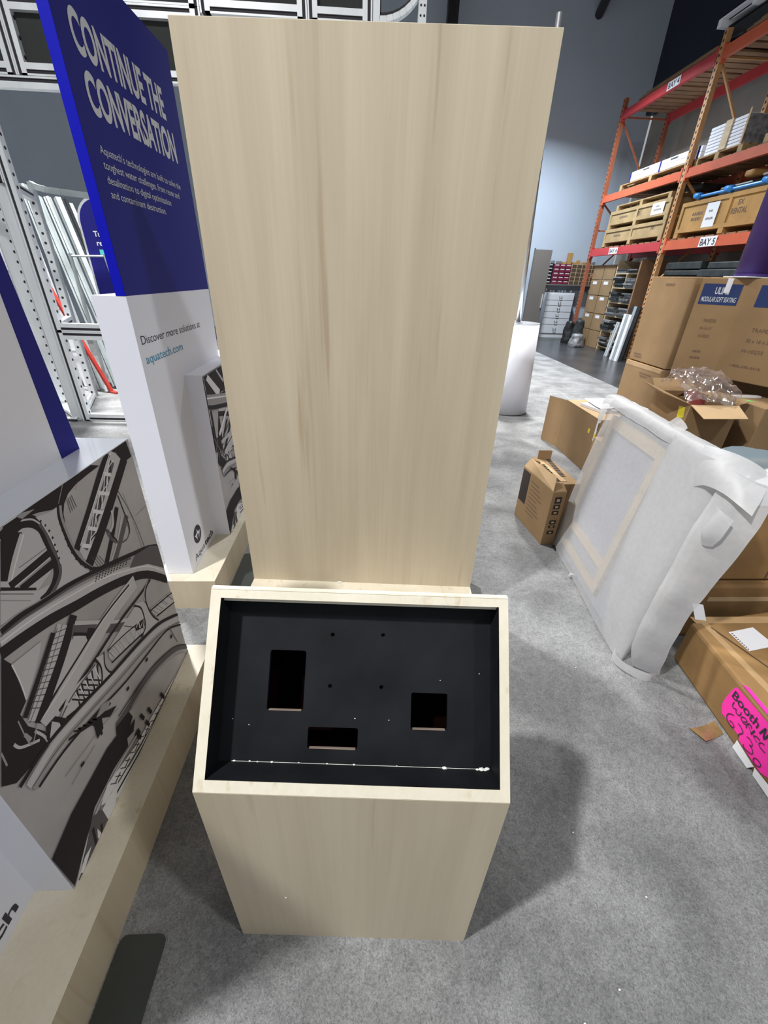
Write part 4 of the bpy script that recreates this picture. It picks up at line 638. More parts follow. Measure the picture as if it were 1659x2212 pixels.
for i, (x, y, w, h, ln, lb) in enumerate(((-3.92, 6.2, 0.085, 2.33, -0.18, 'narrow white board leaning behind the hole-punched frame bay'), (-4.04, 5.86, 0.16, 1.75, -0.16, 'white board with cross straps leaning at the left picture edge'))):
    t = thing('white_board', lb, 'board', (x, y, 0), 0, 'white boards leaning on the left')
    MB().bar((0, 0, 0.012), (ln, 0.02, h), w, 0.02, up=(0, 1, 0)).build('board_sheet', 'paper', t)
    for f_ in (0.2, 0.42, 0.62, 0.8): MB().box(ln * f_ - w * 0.6, ln * f_ + w * 0.6, -0.022, -0.014, h * f_, h * f_ + 0.025).build('strap', 'alu_dull', t)
# rounded navy sign
t = thing('navy_sign', 'navy sign with rounded corner and white edge behind the navy panel', 'sign', (-3.15, 5.98, 0))
def rc(x0, x1, z0, z1, r):
    p = [(x0, z0), (x1, z0), (x1, z1)]
    for i in range(9): a = math.radians(90 + 90 * i / 8); p.append((x0 + r + r * math.cos(a), z1 - r + r * math.sin(a)))
    return p
def upright_plate(name, m, pts, y0, y1, par):
    mb = MB(); n = len(pts)
    for y in (y0, y1):
        for x, z in pts: mb.v.append(Vector((x, y, z)))
    mb.f.append(list(range(n))); mb.f.append(list(range(n, 2 * n)))
    for i in range(n): j = (i + 1) % n; mb.f.append([i, j, n + j, n + i])
    return mb.build(name, m, par)
upright_plate('sign_edge', 'alu', rc(-0.17, 0.70, 0.0, 2.19, 0.26), 0.0, 0.03, t)
upright_plate('sign_face', 'navy', rc(-0.145, 0.68, 0.02, 2.165, 0.24), -0.004, 0.0, t)
text('lettering', 'Turn', 'whiteink', (-0.03, -0.006, 1.80), (1, 0, 0), V, 0.055, 0.15, t, bold=0.02)
text('lettering', 'rev', 'whiteink', (-0.02, -0.006, 1.71), (1, 0, 0), V, 0.055, 0.11, t, bold=0.02)
MB().box(-0.01, 0.12, -0.006, -0.004, 1.62, 1.67).build('turquoise_mark', 'aqua', t)

# ================================================================ cylinder with pole
t = thing('white_cylinder_plinth', 'tall white cylinder plinth standing behind the maple panel', 'plinth', (1.86, 5.42, 0))
MB().tube([(0, 0, 0.004), (0, 0, 1.06)], 0.265, 48, 0.225).build('drum', 'white', t, smooth=False)
MB().tube([(0, 0, 1.06), (0, 0, 1.066)], 0.226, 48).build('drum_lid', 'gloss_white', t)
MB().tube([(0, 0, 0.0), (0, 0, 0.010)], 0.269, 48).build('base_gasket', 'black', t)
for o in t.children:
    for p in o.data.polygons: p.use_smooth = len(p.vertices) == 4
t = thing('chrome_pole', 'thin chrome pole rising from the white cylinder plinth', 'pole', (1.812, 5.36, 1.066))
MB().tube([(0, 0, 0), (-0.11, 0.0, 2.52)], 0.026, 16).build('pole_shaft', 'chrome', t, smooth=True)
MB().tube([(0, 0, 0), (0, 0, 0.012)], 0.05, 20).build('foot_flange', 'chrome', t)

# ================================================================ foam wrapped frame
FO = Vector((1.262, 2.305, 0.0)); FU = Vector((-0.082, -0.9966, 0)).normalized(); TH = math.radians(12)
FNH = Vector((0.9966, -0.082, 0)).normalized(); FW = Vector((0, 0, 1)) * math.cos(TH) + FNH * math.sin(TH); FN = -FNH * math.cos(TH) + Vector((0, 0, 1)) * math.sin(TH)
def F(u, w, n=0.0): return FU * u + FW * w + FN * n
FM = Matrix(((FU.x, FW.x, FN.x, 0), (FU.y, FW.y, FN.y, 0), (FU.z, FW.z, FN.z, 0), (0, 0, 0, 1)))
t = thing('foam_wrapped_frame', 'wooden framed panel wrapped in white foam sheet leaning against the cartons', 'frame', FO)
BX('backing_board', 'grey_panel', (0.0, 0.93, 0.012, 0.92, -0.035, -0.012), t, mx=FM)
SK = Matrix(((1, -0.13, 0, 0), (0, 1, 0, 0), (0, 0, 1, 0), (0, 0, 0, 1))); FM2 = FM @ SK
for b in ((0.085, 0.135, 0.07, 0.86), (0.60, 0.65, 0.07, 0.86)): BX('stile', 'pine', (*b, -0.012, 0.012), t, mx=FM2)
for b in ((0.085, 0.65, 0.07, 0.105), (0.135, 0.60, 0.19, 0.225), (0.085, 0.65, 0.80, 0.86)): BX('rail', 'pine', (*b, -0.012, 0.013), t, mx=FM2)
us = (-0.02, 0.03, 0.12, 0.30, 0.48, 0.62, 0.76, 0.88, 0.97, 1.01)
rows = []
for w, sh, ns in ((0.004, 0.0, (0.0, .012, .022, .018, .016, .020, .026, .026, .02, 0.0)), (0.12, 0.01, (0.0, .014, .024, .019, .018, .024, .034, .034, .026, -0.01)),
                  (0.35, 0.04, (0, .014, .020, .013, .012, .022, .036, .032, .026, -.015)), (0.60, 0.07, (0.0, .014, .020, .014, .013, .022, .034, .034, .026, -.02)),
                  (0.80, 0.10, (0.0, .014, .021, .022, .022, .024, .032, .034, .026, -.02)), (0.90, 0.12, (0, .014, .022, .022, .022, .025, .035, .035, .01, -.03)),
                  (0.95, 0.125, (-0.02, -.005, .0, .0, .0, .0, .0, .0, -.02, -.04)), (0.955, 0.125, (-.05, -.05, -.05, -.05, -.05, -.05, -.05, -.05, -.05, -.05))):
    rows.append([F(u - sh, w, n) for u, n in zip(us, ns)])
grid_surface('foam_sheet', rows, 'foam', t, 9, 0.003, 5.0)
# doubled foam over the right part
rows = []
for w, ul, sh in ((0.004, 0.84, 0.0), (0.15, 0.75, 0.015), (0.40, 0.68, 0.045), (0.65, 0.66, 0.08), (0.86, 0.65, 0.11), (0.94, 0.65, 0.125)):
    k = 0.35 if w < 0.01 else (0.75 if w < 0.2 else 1.0); c = 1.03 - ul
    rows.append([F(ul + c * f_ - sh, w, n * k + 0.006) for f_, n in ((0, 0.012), (0.18, 0.038), (0.40, 0.036), (0.66, 0.050), (0.88, 0.040), (1.0, 0.005), (0.98, -0.03))])
grid_surface('foam_fold', rows, 'foam_thick', t, 9, 0.004, 3.5, seed=3)
# crinkled foam over the top edge, ears at both corners
rows = []
for w, n in ((0.895, 0.030), (0.925, 0.034), (0.950, 0.022), (0.962, -0.02), (0.952, -0.06)):
    rows.append([F(u, w + d, n + e) for u, d, e in ((-0.185, -0.02, -0.01), (-0.13, 0.0, 0), (0.05, 0, .002), (0.25, 0.004, 0.0), (0.45, 0, .003), (0.65, 0.005, 0.002), (0.80, 0.003, .006), (0.90, 0.0, .004))])
grid_surface('foam_top', rows, 'foam_thick', t, 9, 0.005, 9.0, seed=5)
rows = [[F(-0.185, 0.875, 0.02), F(-0.13, 0.89, 0.035), F(-0.07, 0.90, 0.035)], [F(-0.17, 0.83, 0.02), F(-0.12, 0.84, 0.045), F(-0.075, 0.85, 0.035)], [F(-0.12, 0.77, 0.022), F(-0.105, 0.775, 0.032), F(-0.09, 0.785, 0.026)]]
grid_surface('foam_ear', rows, 'foam_thick', t, 6, 0.004, 9.0, seed=8)
# corner drape, top right
rows = [[F(0.70, 0.955, 0.02), F(0.78, 0.972, 0.02), F(0.86, 0.980, 0.0), F(0.93, 0.975, -0.04), F(0.99, 0.955, -0.08)],
        [F(0.74, 0.915, 0.042), F(0.81, 0.945, 0.045), F(0.89, 0.958, 0.025), F(0.96, 0.950, -0.01), F(1.02, 0.925, -0.05)],
        [F(0.78, 0.865, 0.052), F(0.85, 0.90, 0.058), F(0.93, 0.91, 0.045), F(1.00, 0.90, 0.015), F(1.05, 0.88, -0.03)],
        [F(0.84, 0.81, 0.052), F(0.90, 0.845, 0.058), F(0.97, 0.855, 0.05), F(1.03, 0.845, 0.025), F(1.08, 0.83, -0.01)]]
grid_surface('foam_drape', rows, 'foam_thick', t, 9, 0.003, 6.0, seed=11)
rows = [[F(0.97, 0.80, 0.03), F(1.02, 0.80, 0.045), F(1.06, 0.79, 0.02)], [F(0.98, 0.72, 0.03), F(1.02, 0.71, 0.055), F(1.065, 0.72, 0.02)], [F(1.0, 0.66, 0.02), F(1.03, 0.655, 0.03), F(1.055, 0.67, 0.015)]]
grid_surface('foam_curl', rows, 'foam_thick', t, 6, 0.004, 9.0, seed=2)
# side strip hanging down the right edge and the loop at the floor
rows = []
for w, u0, u1, n0, n1 in ((0.93, 0.93, 1.04, 0.03, -0.08), (0.70, 0.96, 1.09, 0.05, -0.06), (0.45, 1.0, 1.10, 0.05, -0.05), (0.25, 1.03, 1.11, 0.045, -0.06), (0.10, 1.05, 1.11, 0.02, -0.09), (0.03, 1.06, 1.10, -0.02, -0.13)):
    rows.append([F(u0, w, n0), F((u0 + u1) / 2, w, (n0 + n1) / 2 + 0.02), F(u1, w, n1)])
grid_surface('foam_side_strip', rows, 'foam_thick', t, 8, 0.007, 7.0, seed=4)
rows = [[F(1.0, 0.01, 0.035), F(1.05, 0.008, 0.045), F(1.10, 0.008, 0.0), F(1.125, 0.01, -0.07), F(1.09, 0.01, -0.14)],
        [F(1.0, 0.05, 0.04), F(1.045, 0.045, 0.05), F(1.09, 0.045, 0.005), F(1.115, 0.05, -0.065), F(1.085, 0.055, -0.13)]]
grid_surface('foam_loop', rows, 'foam_thick', t, 8, 0.004, 9.0, seed=6)
rows = [[F(0.14, 0.97, -0.02), F(0.22, 0.985, -0.02), F(0.30, 0.975, -0.02)], [F(0.16, 1.02, -0.05), F(0.23, 1.03, -0.04), F(0.31, 1.0, -0.05)]]
grid_surface('torn_tape', [[F(0.42, 0.955, 0.0), F(0.48, 0.965, 0.01), F(0.54, 0.95, 0.0)], [F(0.42, 0.985, -0.02), F(0.48, 1.0, 0.0), F(0.53, 0.98, -0.02)]], 'foam', t, 4, 0.01, 20.0)
MB().box(0.10, 0.14, 0.0, 0.012, -0.01, 0.03, mx=FM).build('corner_bumper', 'black', t)
MB().box(0.40, 0.42, -0.0, 0.02, -0.005, 0.03, mx=FM).build('tape_tab', 'foam_thick', t)

# ================================================================ cartons, right side
def carton(label, poly, z0, z1, m='card', name='carton', grp='cardboard cartons', bev=0.006, top=True, rel=None):
    cx = sum(p[0] for p in poly) / len(poly); cy = sum(p[1] for p in poly) / len(poly)
    t = thing(name, label, 'box', (cx, cy, z0), 0, grp)
    inv = Matrix.Translation((-cx, -cy, -z0))
    def add(o): o.matrix_parent_inverse = inv; return o
    add(MB().prism(poly, z0, z1).build('carton_body', m, t, bevel=bev))
    return t, add
def padd(t, add):
    def f(o): o.parent = t; return add(o)
    return f
def dashes(add_, at, rows, m='faded_ink', seed=1):
    """unreadable small print: rows of short dashes; at(u, z) gives the 3-D point"""
    rnd = random.Random(seed); mb = MB()
    for u0, u1, z, h in rows:
        u = u0
        while u < u1:
            w = rnd.uniform(0.4, 1.1) * h; mb.face([at(u, z), at(min(u + w, u1), z), at(min(u + w, u1), z + h), at(u, z + h)]); u += w + h * 0.35
    return add_(mb.build('small_print', m, None)) if add_ else mb
def onface(p, q, u0, u1, z0, z1, d=0.0012):
    """quad on the vertical face from plan point p to q (outward side to the right of p->q)"""
    p = Vector((*p, 0)); q = Vector((*q, 0)); e = (q - p).normalized(); n = Vector((e.y, -e.x, 0)) * d
    return [tuple(p + e * u0 + n + Vector((0, 0, z0))), tuple(p + e * u1 + n + Vector((0, 0, z0))), tuple(p + e * u1 + n + Vector((0, 0, z1))), tuple(p + e * u0 + n + Vector((0, 0, z1)))]

# pink labelled carton in the foreground
c0, c1, c2, c3 = (1.435, 1.305), (1.372, 0.60), (2.10, 0.56), (2.02, 1.40)
t, add = carton('scuffed flat carton with a fluorescent pink booth label, bottom right', [c0, c3, c2, c1][::-1], 0.0, 0.222, 'card_old', bev=0.014)
PN = Vector((c0[1] - c1[1], -(c0[0] - c1[0]), 0)).normalized() * -1
d = (Vector((*c1, 0)) - Vector((*c0, 0))).normalized()
def fp(u, z, off=0.0015): return tuple(Vector((*c0, 0)) + d * u + PN * off + Vector((0, 0, z)))
add(MB().face([fp(u, max(z, 0.004), .004) for u, z in LABEL_OUT]).build('pink_label', 'pink', t))
add(MB().face([(fp(u, 0, 0)[0] + dx, fp(u, 0, 0)[1], 0.2238) for u, dx in ((0.322, 0.0), (0.62, 0.0), (0.62, 0.02), (0.34, 0.016))]).build('pink_label_fold', 'pink', t))
add(text('lettering', 'Booth', 'ink', fp(BOOTH[0][0], BOOTH[0][1], .0062), d, (0, 0, 1), 0.034, BOOTH[1][0] - BOOTH[0][0] + 0.004, t, bold=0.015))
hw = MB()
for w_, pts_ in HAND: ribbon(hw, cmr(pts_, 4), w_, lambda a, b_: fp(a, b_, .0064))
add(hw.build('handwriting', 'ink', t))
add(MB().face([fp(u, max(z, 0.003), .010) for u, z in TAG_OUT]).build('white_tag', 'paper', t))
add(MB().face([fp(u, z, .008) for u, z in ((0.52, 0.034), (0.53, 0.004), (0.68, 0.004), (0.68, 0.05))]).build('white_tag', 'paper', t))
add(MB().face([(1.557, 1.242, 0.2235), (1.562, 1.138, 0.2235), (1.70, 1.165, 0.2235), (1.689, 1.270, 0.2235)][::-1]).build('shipping_label', 'paper', t))
for k in range(9):
    y = 1.235 - k * 0.0105
    add(MB().face([(1.562 + 0.0005 * k, y, 0.2243), (1.562, y - 0.006, 0.2243), (1.570, y - 0.005, 0.2243), (1.570, y + 0.001, 0.2243)]).build('label_print', 'faded_ink', t))
tp = MB(); tp.box(1.475, 1.505, 0.62, 1.335, 0.2222, 0.2232); add(tp.build('packing_tape', 'tape_clear', t))
tp = MB(); tp.box(1.452, 2.0, 1.295, 1.335, 0.2222, 0.2230); add(tp.build('packing_tape', 'tape_clear', t))
add(MB().bar((1.50, 1.27, 0.224), (1.60, 0.98, 0.224), 0.004, 0.003).build('flap_seam', 'card_dark', t))
add(MB().bar((1.487, 1.315, 0.222), (1.50, 1.375, 0.262), 0.045, 0.002).build('tape_tab', 'paper', t))
sc = tag(grid_surface('tape_scrap', [[(1.27, 0.955, 0.006), (1.335, 0.965, 0.004), (1.398, 0.985, 0.006)], [(1.295, 0.90, 0.012), (1.345, 0.915, 0.004), (1.392, 0.932, 0.004)]], 'tape_brown', None, 5, 0.002, 20), 'scrap of brown parcel tape on the carpet beside the pink labelled carton', 'tape')

t, add = carton('low brown carton behind the pink labelled one, lowest in its stack', [(1.50, 1.435), (2.45, 1.435), (2.45, 2.05), (1.50, 2.05)], 0.0, 0.315, 'card_old', bev=0.012)
add(MB().box(1.60, 2.4, 1.433, 1.4345, 0.225, 0.25).build('crease', 'card_in', t))
t, add = carton('brown carton lying on the low carton, right of the foam wrapped frame', [(1.585, 1.47), (2.40, 1.47), (2.40, 2.05), (1.585, 2.05)], 0.322, 0.70, 'card_old', bev=0.010)
add(MB().bar((1.86, 1.468, 0.33), (1.86, 1.468, 0.69), 0.004, 0.003).build('crease', 'card_dark', t))
tag(grid_surface('bubble_film', [[(1.60, 1.52, 0.712), (1.80, 1.50, 0.712), (2.05, 1.50, 0.712)], [(1.62, 1.66, 0.80), (1.80, 1.66, 0.84), (2.05, 1.62, 0.79)], [(1.64, 1.85, 0.76), (1.85, 1.88, 0.82), (2.08, 1.85, 0.75)], [(1.66, 1.98, 0.712), (1.85, 2.0, 0.712), (2.1, 2.0, 0.712)]], 'bluefilm', None, 8, 0.02, 7), 'heap of blue-grey bubble film on the carton at the right edge', 'packaging')
tag(grid_surface('white_foam_pouch', [[(1.60, 1.475, 0.706), (1.72, 1.465, 0.71), (1.90, 1.47, 0.706)], [(1.61, 1.50, 0.755), (1.72, 1.50, 0.79), (1.90, 1.52, 0.77)], [(1.62, 1.56, 0.75), (1.74, 1.58, 0.80), (1.92, 1.60, 0.76)]], 'paper', None, 8, 0.008, 9), 'white foam pouch on the carton edge in front of the bubble film', 'packaging')

# narrow printed boxes left of the frame
t, add = carton('narrow open printed box standing left of the foam wrapped frame', [(1.155, 2.235), (1.245, 2.245), (1.215, 2.66), (1.11, 2.645)], 0.0, 0.385, 'card', bev=0.003, grp='narrow printed boxes')
L0, L1 = (1.11, 2.645), (1.155, 2.235)
add(MB().face(onface(L0, L1, 0.01, 0.11, 0.14, 0.37, 0.0018)).build('dark_picture', 'print_black', t))
for k in range(9): add(MB().face(onface(L0, L1, 0.14, 0.25 + 0.02 * (k % 4), 0.33 - k * 0.028, 0.335 - k * 0.028, 0.0018)).build('printed_line', 'faded_ink', t))
G0, G1 = (1.155, 2.235), (1.245, 2.245)
for z, h in ((0.305, 0.045), (0.265, 0.032), (0.225, 0.028), (0.155, 0.030), (0.128, 0.018), (0.080, 0.028)):
    add(MB().face(onface(G0, G1, 0.022, 0.066, z, z + h, 0.0018)).build('icon', 'print_black', t))
    add(MB().face(onface(G0, G1, 0.034, 0.054, z + h * 0.3, z + h * 0.7, 0.0026)).build('icon_centre', 'card_in', t))
add(MB().face([(1.156, 2.24, 0.387), (1.112, 2.64, 0.387), (1.13, 2.60, 0.46), (1.185, 2.30, 0.455)]).build('flap', 'card_in', t))
add(MB().face([(1.157, 2.242, 0.3865), (1.243, 2.25, 0.3865), (1.236, 2.30, 0.415), (1.165, 2.29, 0.42)]).build('flap', 'card', t))
add(MB().face([(1.125, 2.63, 0.3865), (1.21, 2.645, 0.3865), (1.20, 2.60, 0.43), (1.14, 2.60, 0.45)]).build('flap', 'card_in', t))
add(MB().face([(1.165, 2.27, 0.3868), (1.235, 2.28, 0.3868), (1.205, 2.64, 0.3868), (1.125, 2.63, 0.3868)]).build('mouth_shade', 'card_dark', t))  # flat dark face: shade inside the box painted over its solid top
t, add = carton('narrow printed box with black lettering on top, beside the open one', [(1.262, 2.38), (1.40, 2.39), (1.36, 2.86), (1.235, 2.84)], 0.0, 0.37, 'card', bev=0.003, grp='narrow printed boxes')
dashes(padd(t, add), lambda u, z: (1.325 + z - 0.05 * u, 2.80 - u, 0.3722), ((0.0, 0.30, 0.0, 0.035),), 'print_black', 3)
dashes(padd(t, add), lambda u, z: (1.258 + z - 0.0 * u, 2.70 - u, 0.3722), ((0.0, 0.28, 0.0, 0.02),), 'print_black', 5)
add(MB().face([(1.252, 2.80, 0.3722), (1.285, 2.80, 0.3722), (1.32, 2.42, 0.3722), (1.28, 2.42, 0.3722)][::-1]).build('pale_strip', 'card_in', t))
add(MB().box(1.262, 1.36, 2.80, 2.806, 0.372, 0.44).build('flap', 'card', t))

# mid carton with papers
t, add = carton('plain brown carton with white papers on top and a yellow sticker', [(2.0, 3.40), (2.50, 3.40), (2.50, 4.08), (2.0, 4.08)], 0.0, 0.49, 'card', bev=0.004)
add(MB().face([(1.999, 4.06, 0.002), (1.999, 4.06, 0.49), (1.93, 4.32, 0.47), (1.93, 4.32, 0.002)]).build('flap', 'card', t))
add(MB().face([(1.9985, 3.545, 0.335), (1.9985, 3.515, 0.335), (1.9985, 3.515, 0.375), (1.9985, 3.545, 0.375)]).build('yellow_sticker', 'yellow', t))
add(MB().face([(1.9985, 3.435, 0.30), (1.9985, 3.408, 0.30), (1.9985, 3.408, 0.478), (1.9985, 3.435, 0.478)]).build('side_label', 'paper', t))
add(text('lettering', 'ION', 'print_black', (1.9975, 3.412, 0.46), (0, 0, -1), (0, -1, 0), 0.018, 0.055, t, bold=0.02))
add(MB().face([(1.9972, 3.435, 0.33), (1.9972, 3.408, 0.33), (1.9972, 3.408, 0.36), (1.9972, 3.435, 0.36)]).build('yellow_band', 'yellow', t))
add(MB().box(2.0, 2.49, 3.41, 4.07, 0.4905, 0.4925).build('top_flap', 'card_in', t))
for i, (x, y, r, z, lb) in enumerate(((2.22, 3.78, 0.3, 0.494, 'lower white paper pad on the plain brown carton'), (2.36, 3.74, 0.1, 0.520, 'upper white paper sheet lying askew on the paper pad'))):
    o = BX('paper_pad', 'paper', (-0.16, 0.20, -0.13, 0.13, 0, 0.024 if i == 0 else 0.006), None); o.location = (x, y, z); o.rotation_euler = (0, 0, r); tag(o, lb, 'paper', 'white papers')
grid_o = grid_surface('curled_paper', [[(2.12, 3.98, 0.53), (2.30, 4.0, 0.53), (2.55, 4.02, 0.53)], [(2.10, 3.75, 0.53), (2.30, 3.76, 0.535), (2.55, 3.8, 0.53)], [(2.10, 3.62, 0.53), (2.3, 3.6, 0.545), (2.5, 3.6, 0.53)]], 'paper', None, 4, 0.004, 6)
tag(grid_o, 'curled white paper sheet on top of the other papers', 'paper', 'white papers')

# tall stacked seating cartons
t, add = carton('upper tall brown carton, left of the blue printed one', [(2.88, 4.07), (3.55, 4.07), (3.55, 4.70), (2.88, 4.70)], 0.80, 1.575, 'card', bev=0.008)
add(MB().box(2.879, 3.54, 4.08, 4.69, 1.570, 1.579).build('shiny_top_tape', 'tape_clear', t))
dashes(padd(t, add), lambda u, z: (2.8782, 4.66 - u, z), ((0.20, 0.33, 1.505, 0.018), (0.03, 0.16, 0.86, 0.014), (0.05, 0.17, 0.835, 0.012)))

t, add = carton('lower brown carton under the upper tall one, by the dark floor', [(2.86, 4.07), (3.55, 4.07), (3.55, 4.70), (2.86, 4.70)], 0.0, 0.792, 'card', bev=0.008)
add(MB().face([(2.8585, 4.69, 0.75), (2.8585, 4.08, 0.755), (2.8585, 4.08, 0.785), (2.8585, 4.69, 0.785)]).build('shiny_tape', 'tape_clear', t))
dashes(padd(t, add), lambda u, z: (2.8583, 4.66 - u, z), ((0.25, 0.45, 0.70, 0.013), (0.27, 0.40, 0.675, 0.012)))
TZ = [(2.90, 4.02), (3.14, 3.785), (3.33, 3.30), (4.30, 3.6), (4.2, 4.02)]
t, add = carton('tall brown carton with a blue MODULAR SOFT SEATING panel', TZ, 0.80, 1.575, 'card', bev=0.008)
P0, P1, P2 = TZ[0], TZ[1], TZ[2]
add(MB().face(onface(P0, P1, 0.030, 0.305, 1.372, 1.530, 0.0015)).build('blue_print_panel', 'printblue', t))
e = (Vector((*P1, 0)) - Vector((*P0, 0))).normalized(); n = Vector((e.y, -e.x, 0))
def ot(s_, u, z, h, w, m='faded_ink', b=0.0, P=P0, e=e, n=n, off=0.0028): return add(text('lettering', s_, m, tuple(Vector((*P, 0)) + e * u + n * off + Vector((0, 0, z))), e, V, h, w, t, bold=b))
ot('ULINE', 0.125, 1.455, 0.052, 0.10, 'lett', 0.02); ot('MODULAR SOFT SEATING', 0.045, 1.395, 0.038, 0.245, 'lett', 0.01)
ot('TRAPEZOID', 0.115, 1.235, 0.026, 0.095); ot('30 x 16 x 31"', 0.11, 1.175, 0.024, 0.09); ot('H-10255', 0.12, 1.11, 0.026, 0.08)
dashes(padd(t, add), lambda u, z: tuple(Vector((*P0, 0)) + e * u + n * 0.0028 + Vector((0, 0, z))), ((0.12, 0.18, 0.985, 0.016), (0.115, 0.19, 0.93, 0.018), (0.08, 0.22, 0.83, 0.010)))
add(MB().face(onface(P0, P1, 0.185, 0.225, 1.465, 1.572, 0.004)).build('white_tape_strip', 'paper', t))
e2 = (Vector((*P2, 0)) - Vector((*P1, 0))).normalized(); n2 = Vector((e2.y, -e2.x, 0))
add(MB().face(onface(P1, P2, 0.10, 0.50, 1.372, 1.530, 0.0015)).build('blue_print_panel', 'printblue', t))
for s_, u, z, h, w, m in (('ULINE', 0.20, 1.43, 0.05, 0.2, 'lett'), ('TRAPEZOID', 0.16, 1.19, 0.03, 0.22, 'faded_ink'), ('30 x 16 x 31"', 0.15, 1.11, 0.028, 0.2, 'faded_ink'), ('H-10255', 0.15, 1.03, 0.028, 0.16, 'faded_ink'), ('1-800-295-5510', 0.10, 0.91, 0.02, 0.24, 'faded_ink')):
    ot(s_, u, z, h, w, m, 0.0, P1, e2, n2)
add(MB().prism([(2.95, 3.99), (3.16, 3.80), (3.35, 3.36), (4.1, 3.6), (4.1, 3.99)], 1.572, 1.580).build('shiny_top_tape', 'tape_clear', t))
t, add = carton('lower brown carton under the blue printed one', [(2.92, 4.02), (3.16, 3.80), (3.60, 3.72), (4.2, 3.72), (4.2, 4.02)], 0.0, 0.792, 'card', bev=0.006)
add(MB().bar((2.93, 4.005, 0.2), (2.93, 4.005, 0.78), 0.02, 0.003).build('corner_tape', 'tape_clear', t))
tag(BX('white_polybag_sheet', 'paper', (3.06, 3.95, 3.74, 4.0, 1.5805, 1.588), None, bevel=0.002), 'flat white poly sheet on the blue printed carton top', 'sheet')
# purple wrapped tube standing on the carton
t = thing('purple_tube', 'thick purple wrapped tube standing on the blue printed carton', 'tube', (3.215, 3.88, 1.590))
MB().tube([(0, 0, 0), (0, 0, 1.9)], 0.125, 24).build('tube_body', 'purple', t, smooth=True)
MB().tube([(0, 0, 0), (0, 0, 0.02)], 0.127, 24).build('end_band', 'purple', t)

# open carton with crinkled plastic
t = thing('open_carton', 'open brown carton with raised flaps and clear crinkled plastic inside', 'box', (2.54, 3.15, 0), 0, 'cardboard cartons')
w_, dpt, h_ = 0.40, 0.47, 0.70
BX('carton_side', 'card', (0, w_, 0, 0.006, 0, h_), t); BX('carton_side', 'card', (0, w_, dpt - 0.006, dpt, 0, h_), t)
BX('carton_side', 'card', (0, 0.006, 0.006, dpt - 0.006, 0, h_), t); BX('carton_side', 'card', (w_ - 0.006, w_, 0.006, dpt - 0.006, 0, h_), t)
BX('carton_floor', 'card_in', (0.006, w_ - 0.006, 0.006, dpt - 0.006, 0.0, 0.006), t)
def slab(a, b, c, d_, m, nm='flap'):
    n_ = (Vector(b) - Vector(a)).cross(Vector(c) - Vector(a)).normalized() * 0.004; mb = MB()
    mb.v = [Vector(p) for p in (a, b, c, d_)] + [Vector(p) + n_ for p in (a, b, c, d_)]
    mb.f = [[0, 1, 2, 3], [4, 5, 6, 7], [0, 1, 5, 4], [1, 2, 6, 5], [2, 3, 7, 6], [3, 0, 4, 7]]
    return mb.build(nm, m, t)
slab((0.0, 0, 0.70), (0.39, 0, 0.70), (0.34, -0.18, 0.65), (-0.02, -0.20, 0.65), 'card_in')
slab((0, 0.0, 0.70), (0, 0.46, 0.70), (-0.16, 0.45, 0.79), (-0.17, 0.10, 0.76), 'card')
slab((0, 0.47, 0.70), (0.39, 0.47, 0.70), (0.37, 0.60, 0.78), (0.03, 0.60, 0.78), 'card')
slab((w_, 0.02, 0.70), (w_, 0.46, 0.70), (w_ + 0.12, 0.42, 0.72), (w_ + 0.12, 0.06, 0.72), 'card')
MB().face([(-0.0012, 0.12, 0.66), (-0.0012, 0.05, 0.67), (-0.0012, 0.03, 0.59), (-0.0012, 0.10, 0.57)]).build('yellow_sticker', 'yellow', t)
MB().bar((-0.06, 0.02, 0.0), (-0.06, 0.02, 0.0001), 0.001, 0.001)
tag(grid_surface('crinkled_plastic', [[(2.52, 3.18, 0.72), (2.66, 3.16, 0.72), (2.80, 3.16, 0.72), (2.93, 3.18, 0.72)], [(2.49, 3.30, 0.83), (2.65, 3.28, 0.88), (2.82, 3.28, 0.86), (2.98, 3.30, 0.80)],
     [(2.50, 3.45, 0.86), (2.66, 3.46, 0.93), (2.84, 3.45, 0.90), (3.02, 3.45, 0.83)], [(2.53, 3.58, 0.76), (2.68, 3.60, 0.80), (2.84, 3.60, 0.78), (3.0, 3.58, 0.74)]], 'plastic', None, 14, 0.045, 13.0, seed=3),
    'clear crinkled plastic bag bulging out of the open carton', 'plastic bag')
t2 = tag(grid_surface('red_cloth', [[(2.66, 3.28, 0.62), (2.72, 3.27, 0.64), (2.80, 3.28, 0.62)], [(2.66, 3.40, 0.72), (2.73, 3.40, 0.76), (2.80, 3.40, 0.71)], [(2.66, 3.50, 0.66), (2.73, 3.50, 0.70), (2.80, 3.50, 0.65)]], 'red_dull', None, 6, 0.02, 9), 'dull red cloth showing through the clear plastic bag', 'cloth')
t2.location.z = 0.0
t, add = carton('brown carton right of the open one, with a green tape end on top', [(3.09, 3.08), (3.32, 3.08), (3.9, 3.20), (3.9, 3.45), (3.09, 3.62)], 0.0, 0.70, 'card', bev=0.006)
add(MB().box(3.1, 3.34, 3.42, 3.46, 0.7005, 0.715).build('white_edge_strip', 'paper', t))
add(MB().face([(3.10, 3.30, 0.7012), (3.19, 3.29, 0.7012), (3.13, 3.38, 0.7012), (3.10, 3.38, 0.7012)]).build('green_tape', 'green', t))
t, add = carton('brown carton low behind the foam wrapped frame top', [(1.72, 2.25), (2.45, 2.25), (2.45, 2.95), (1.72, 2.95)], 0.0, 0.50, 'card', bev=0.006)
add(MB().box(2.05, 2.10, 2.251, 2.95, 0.501, 0.502).build('packing_tape', 'tape_clear', t))

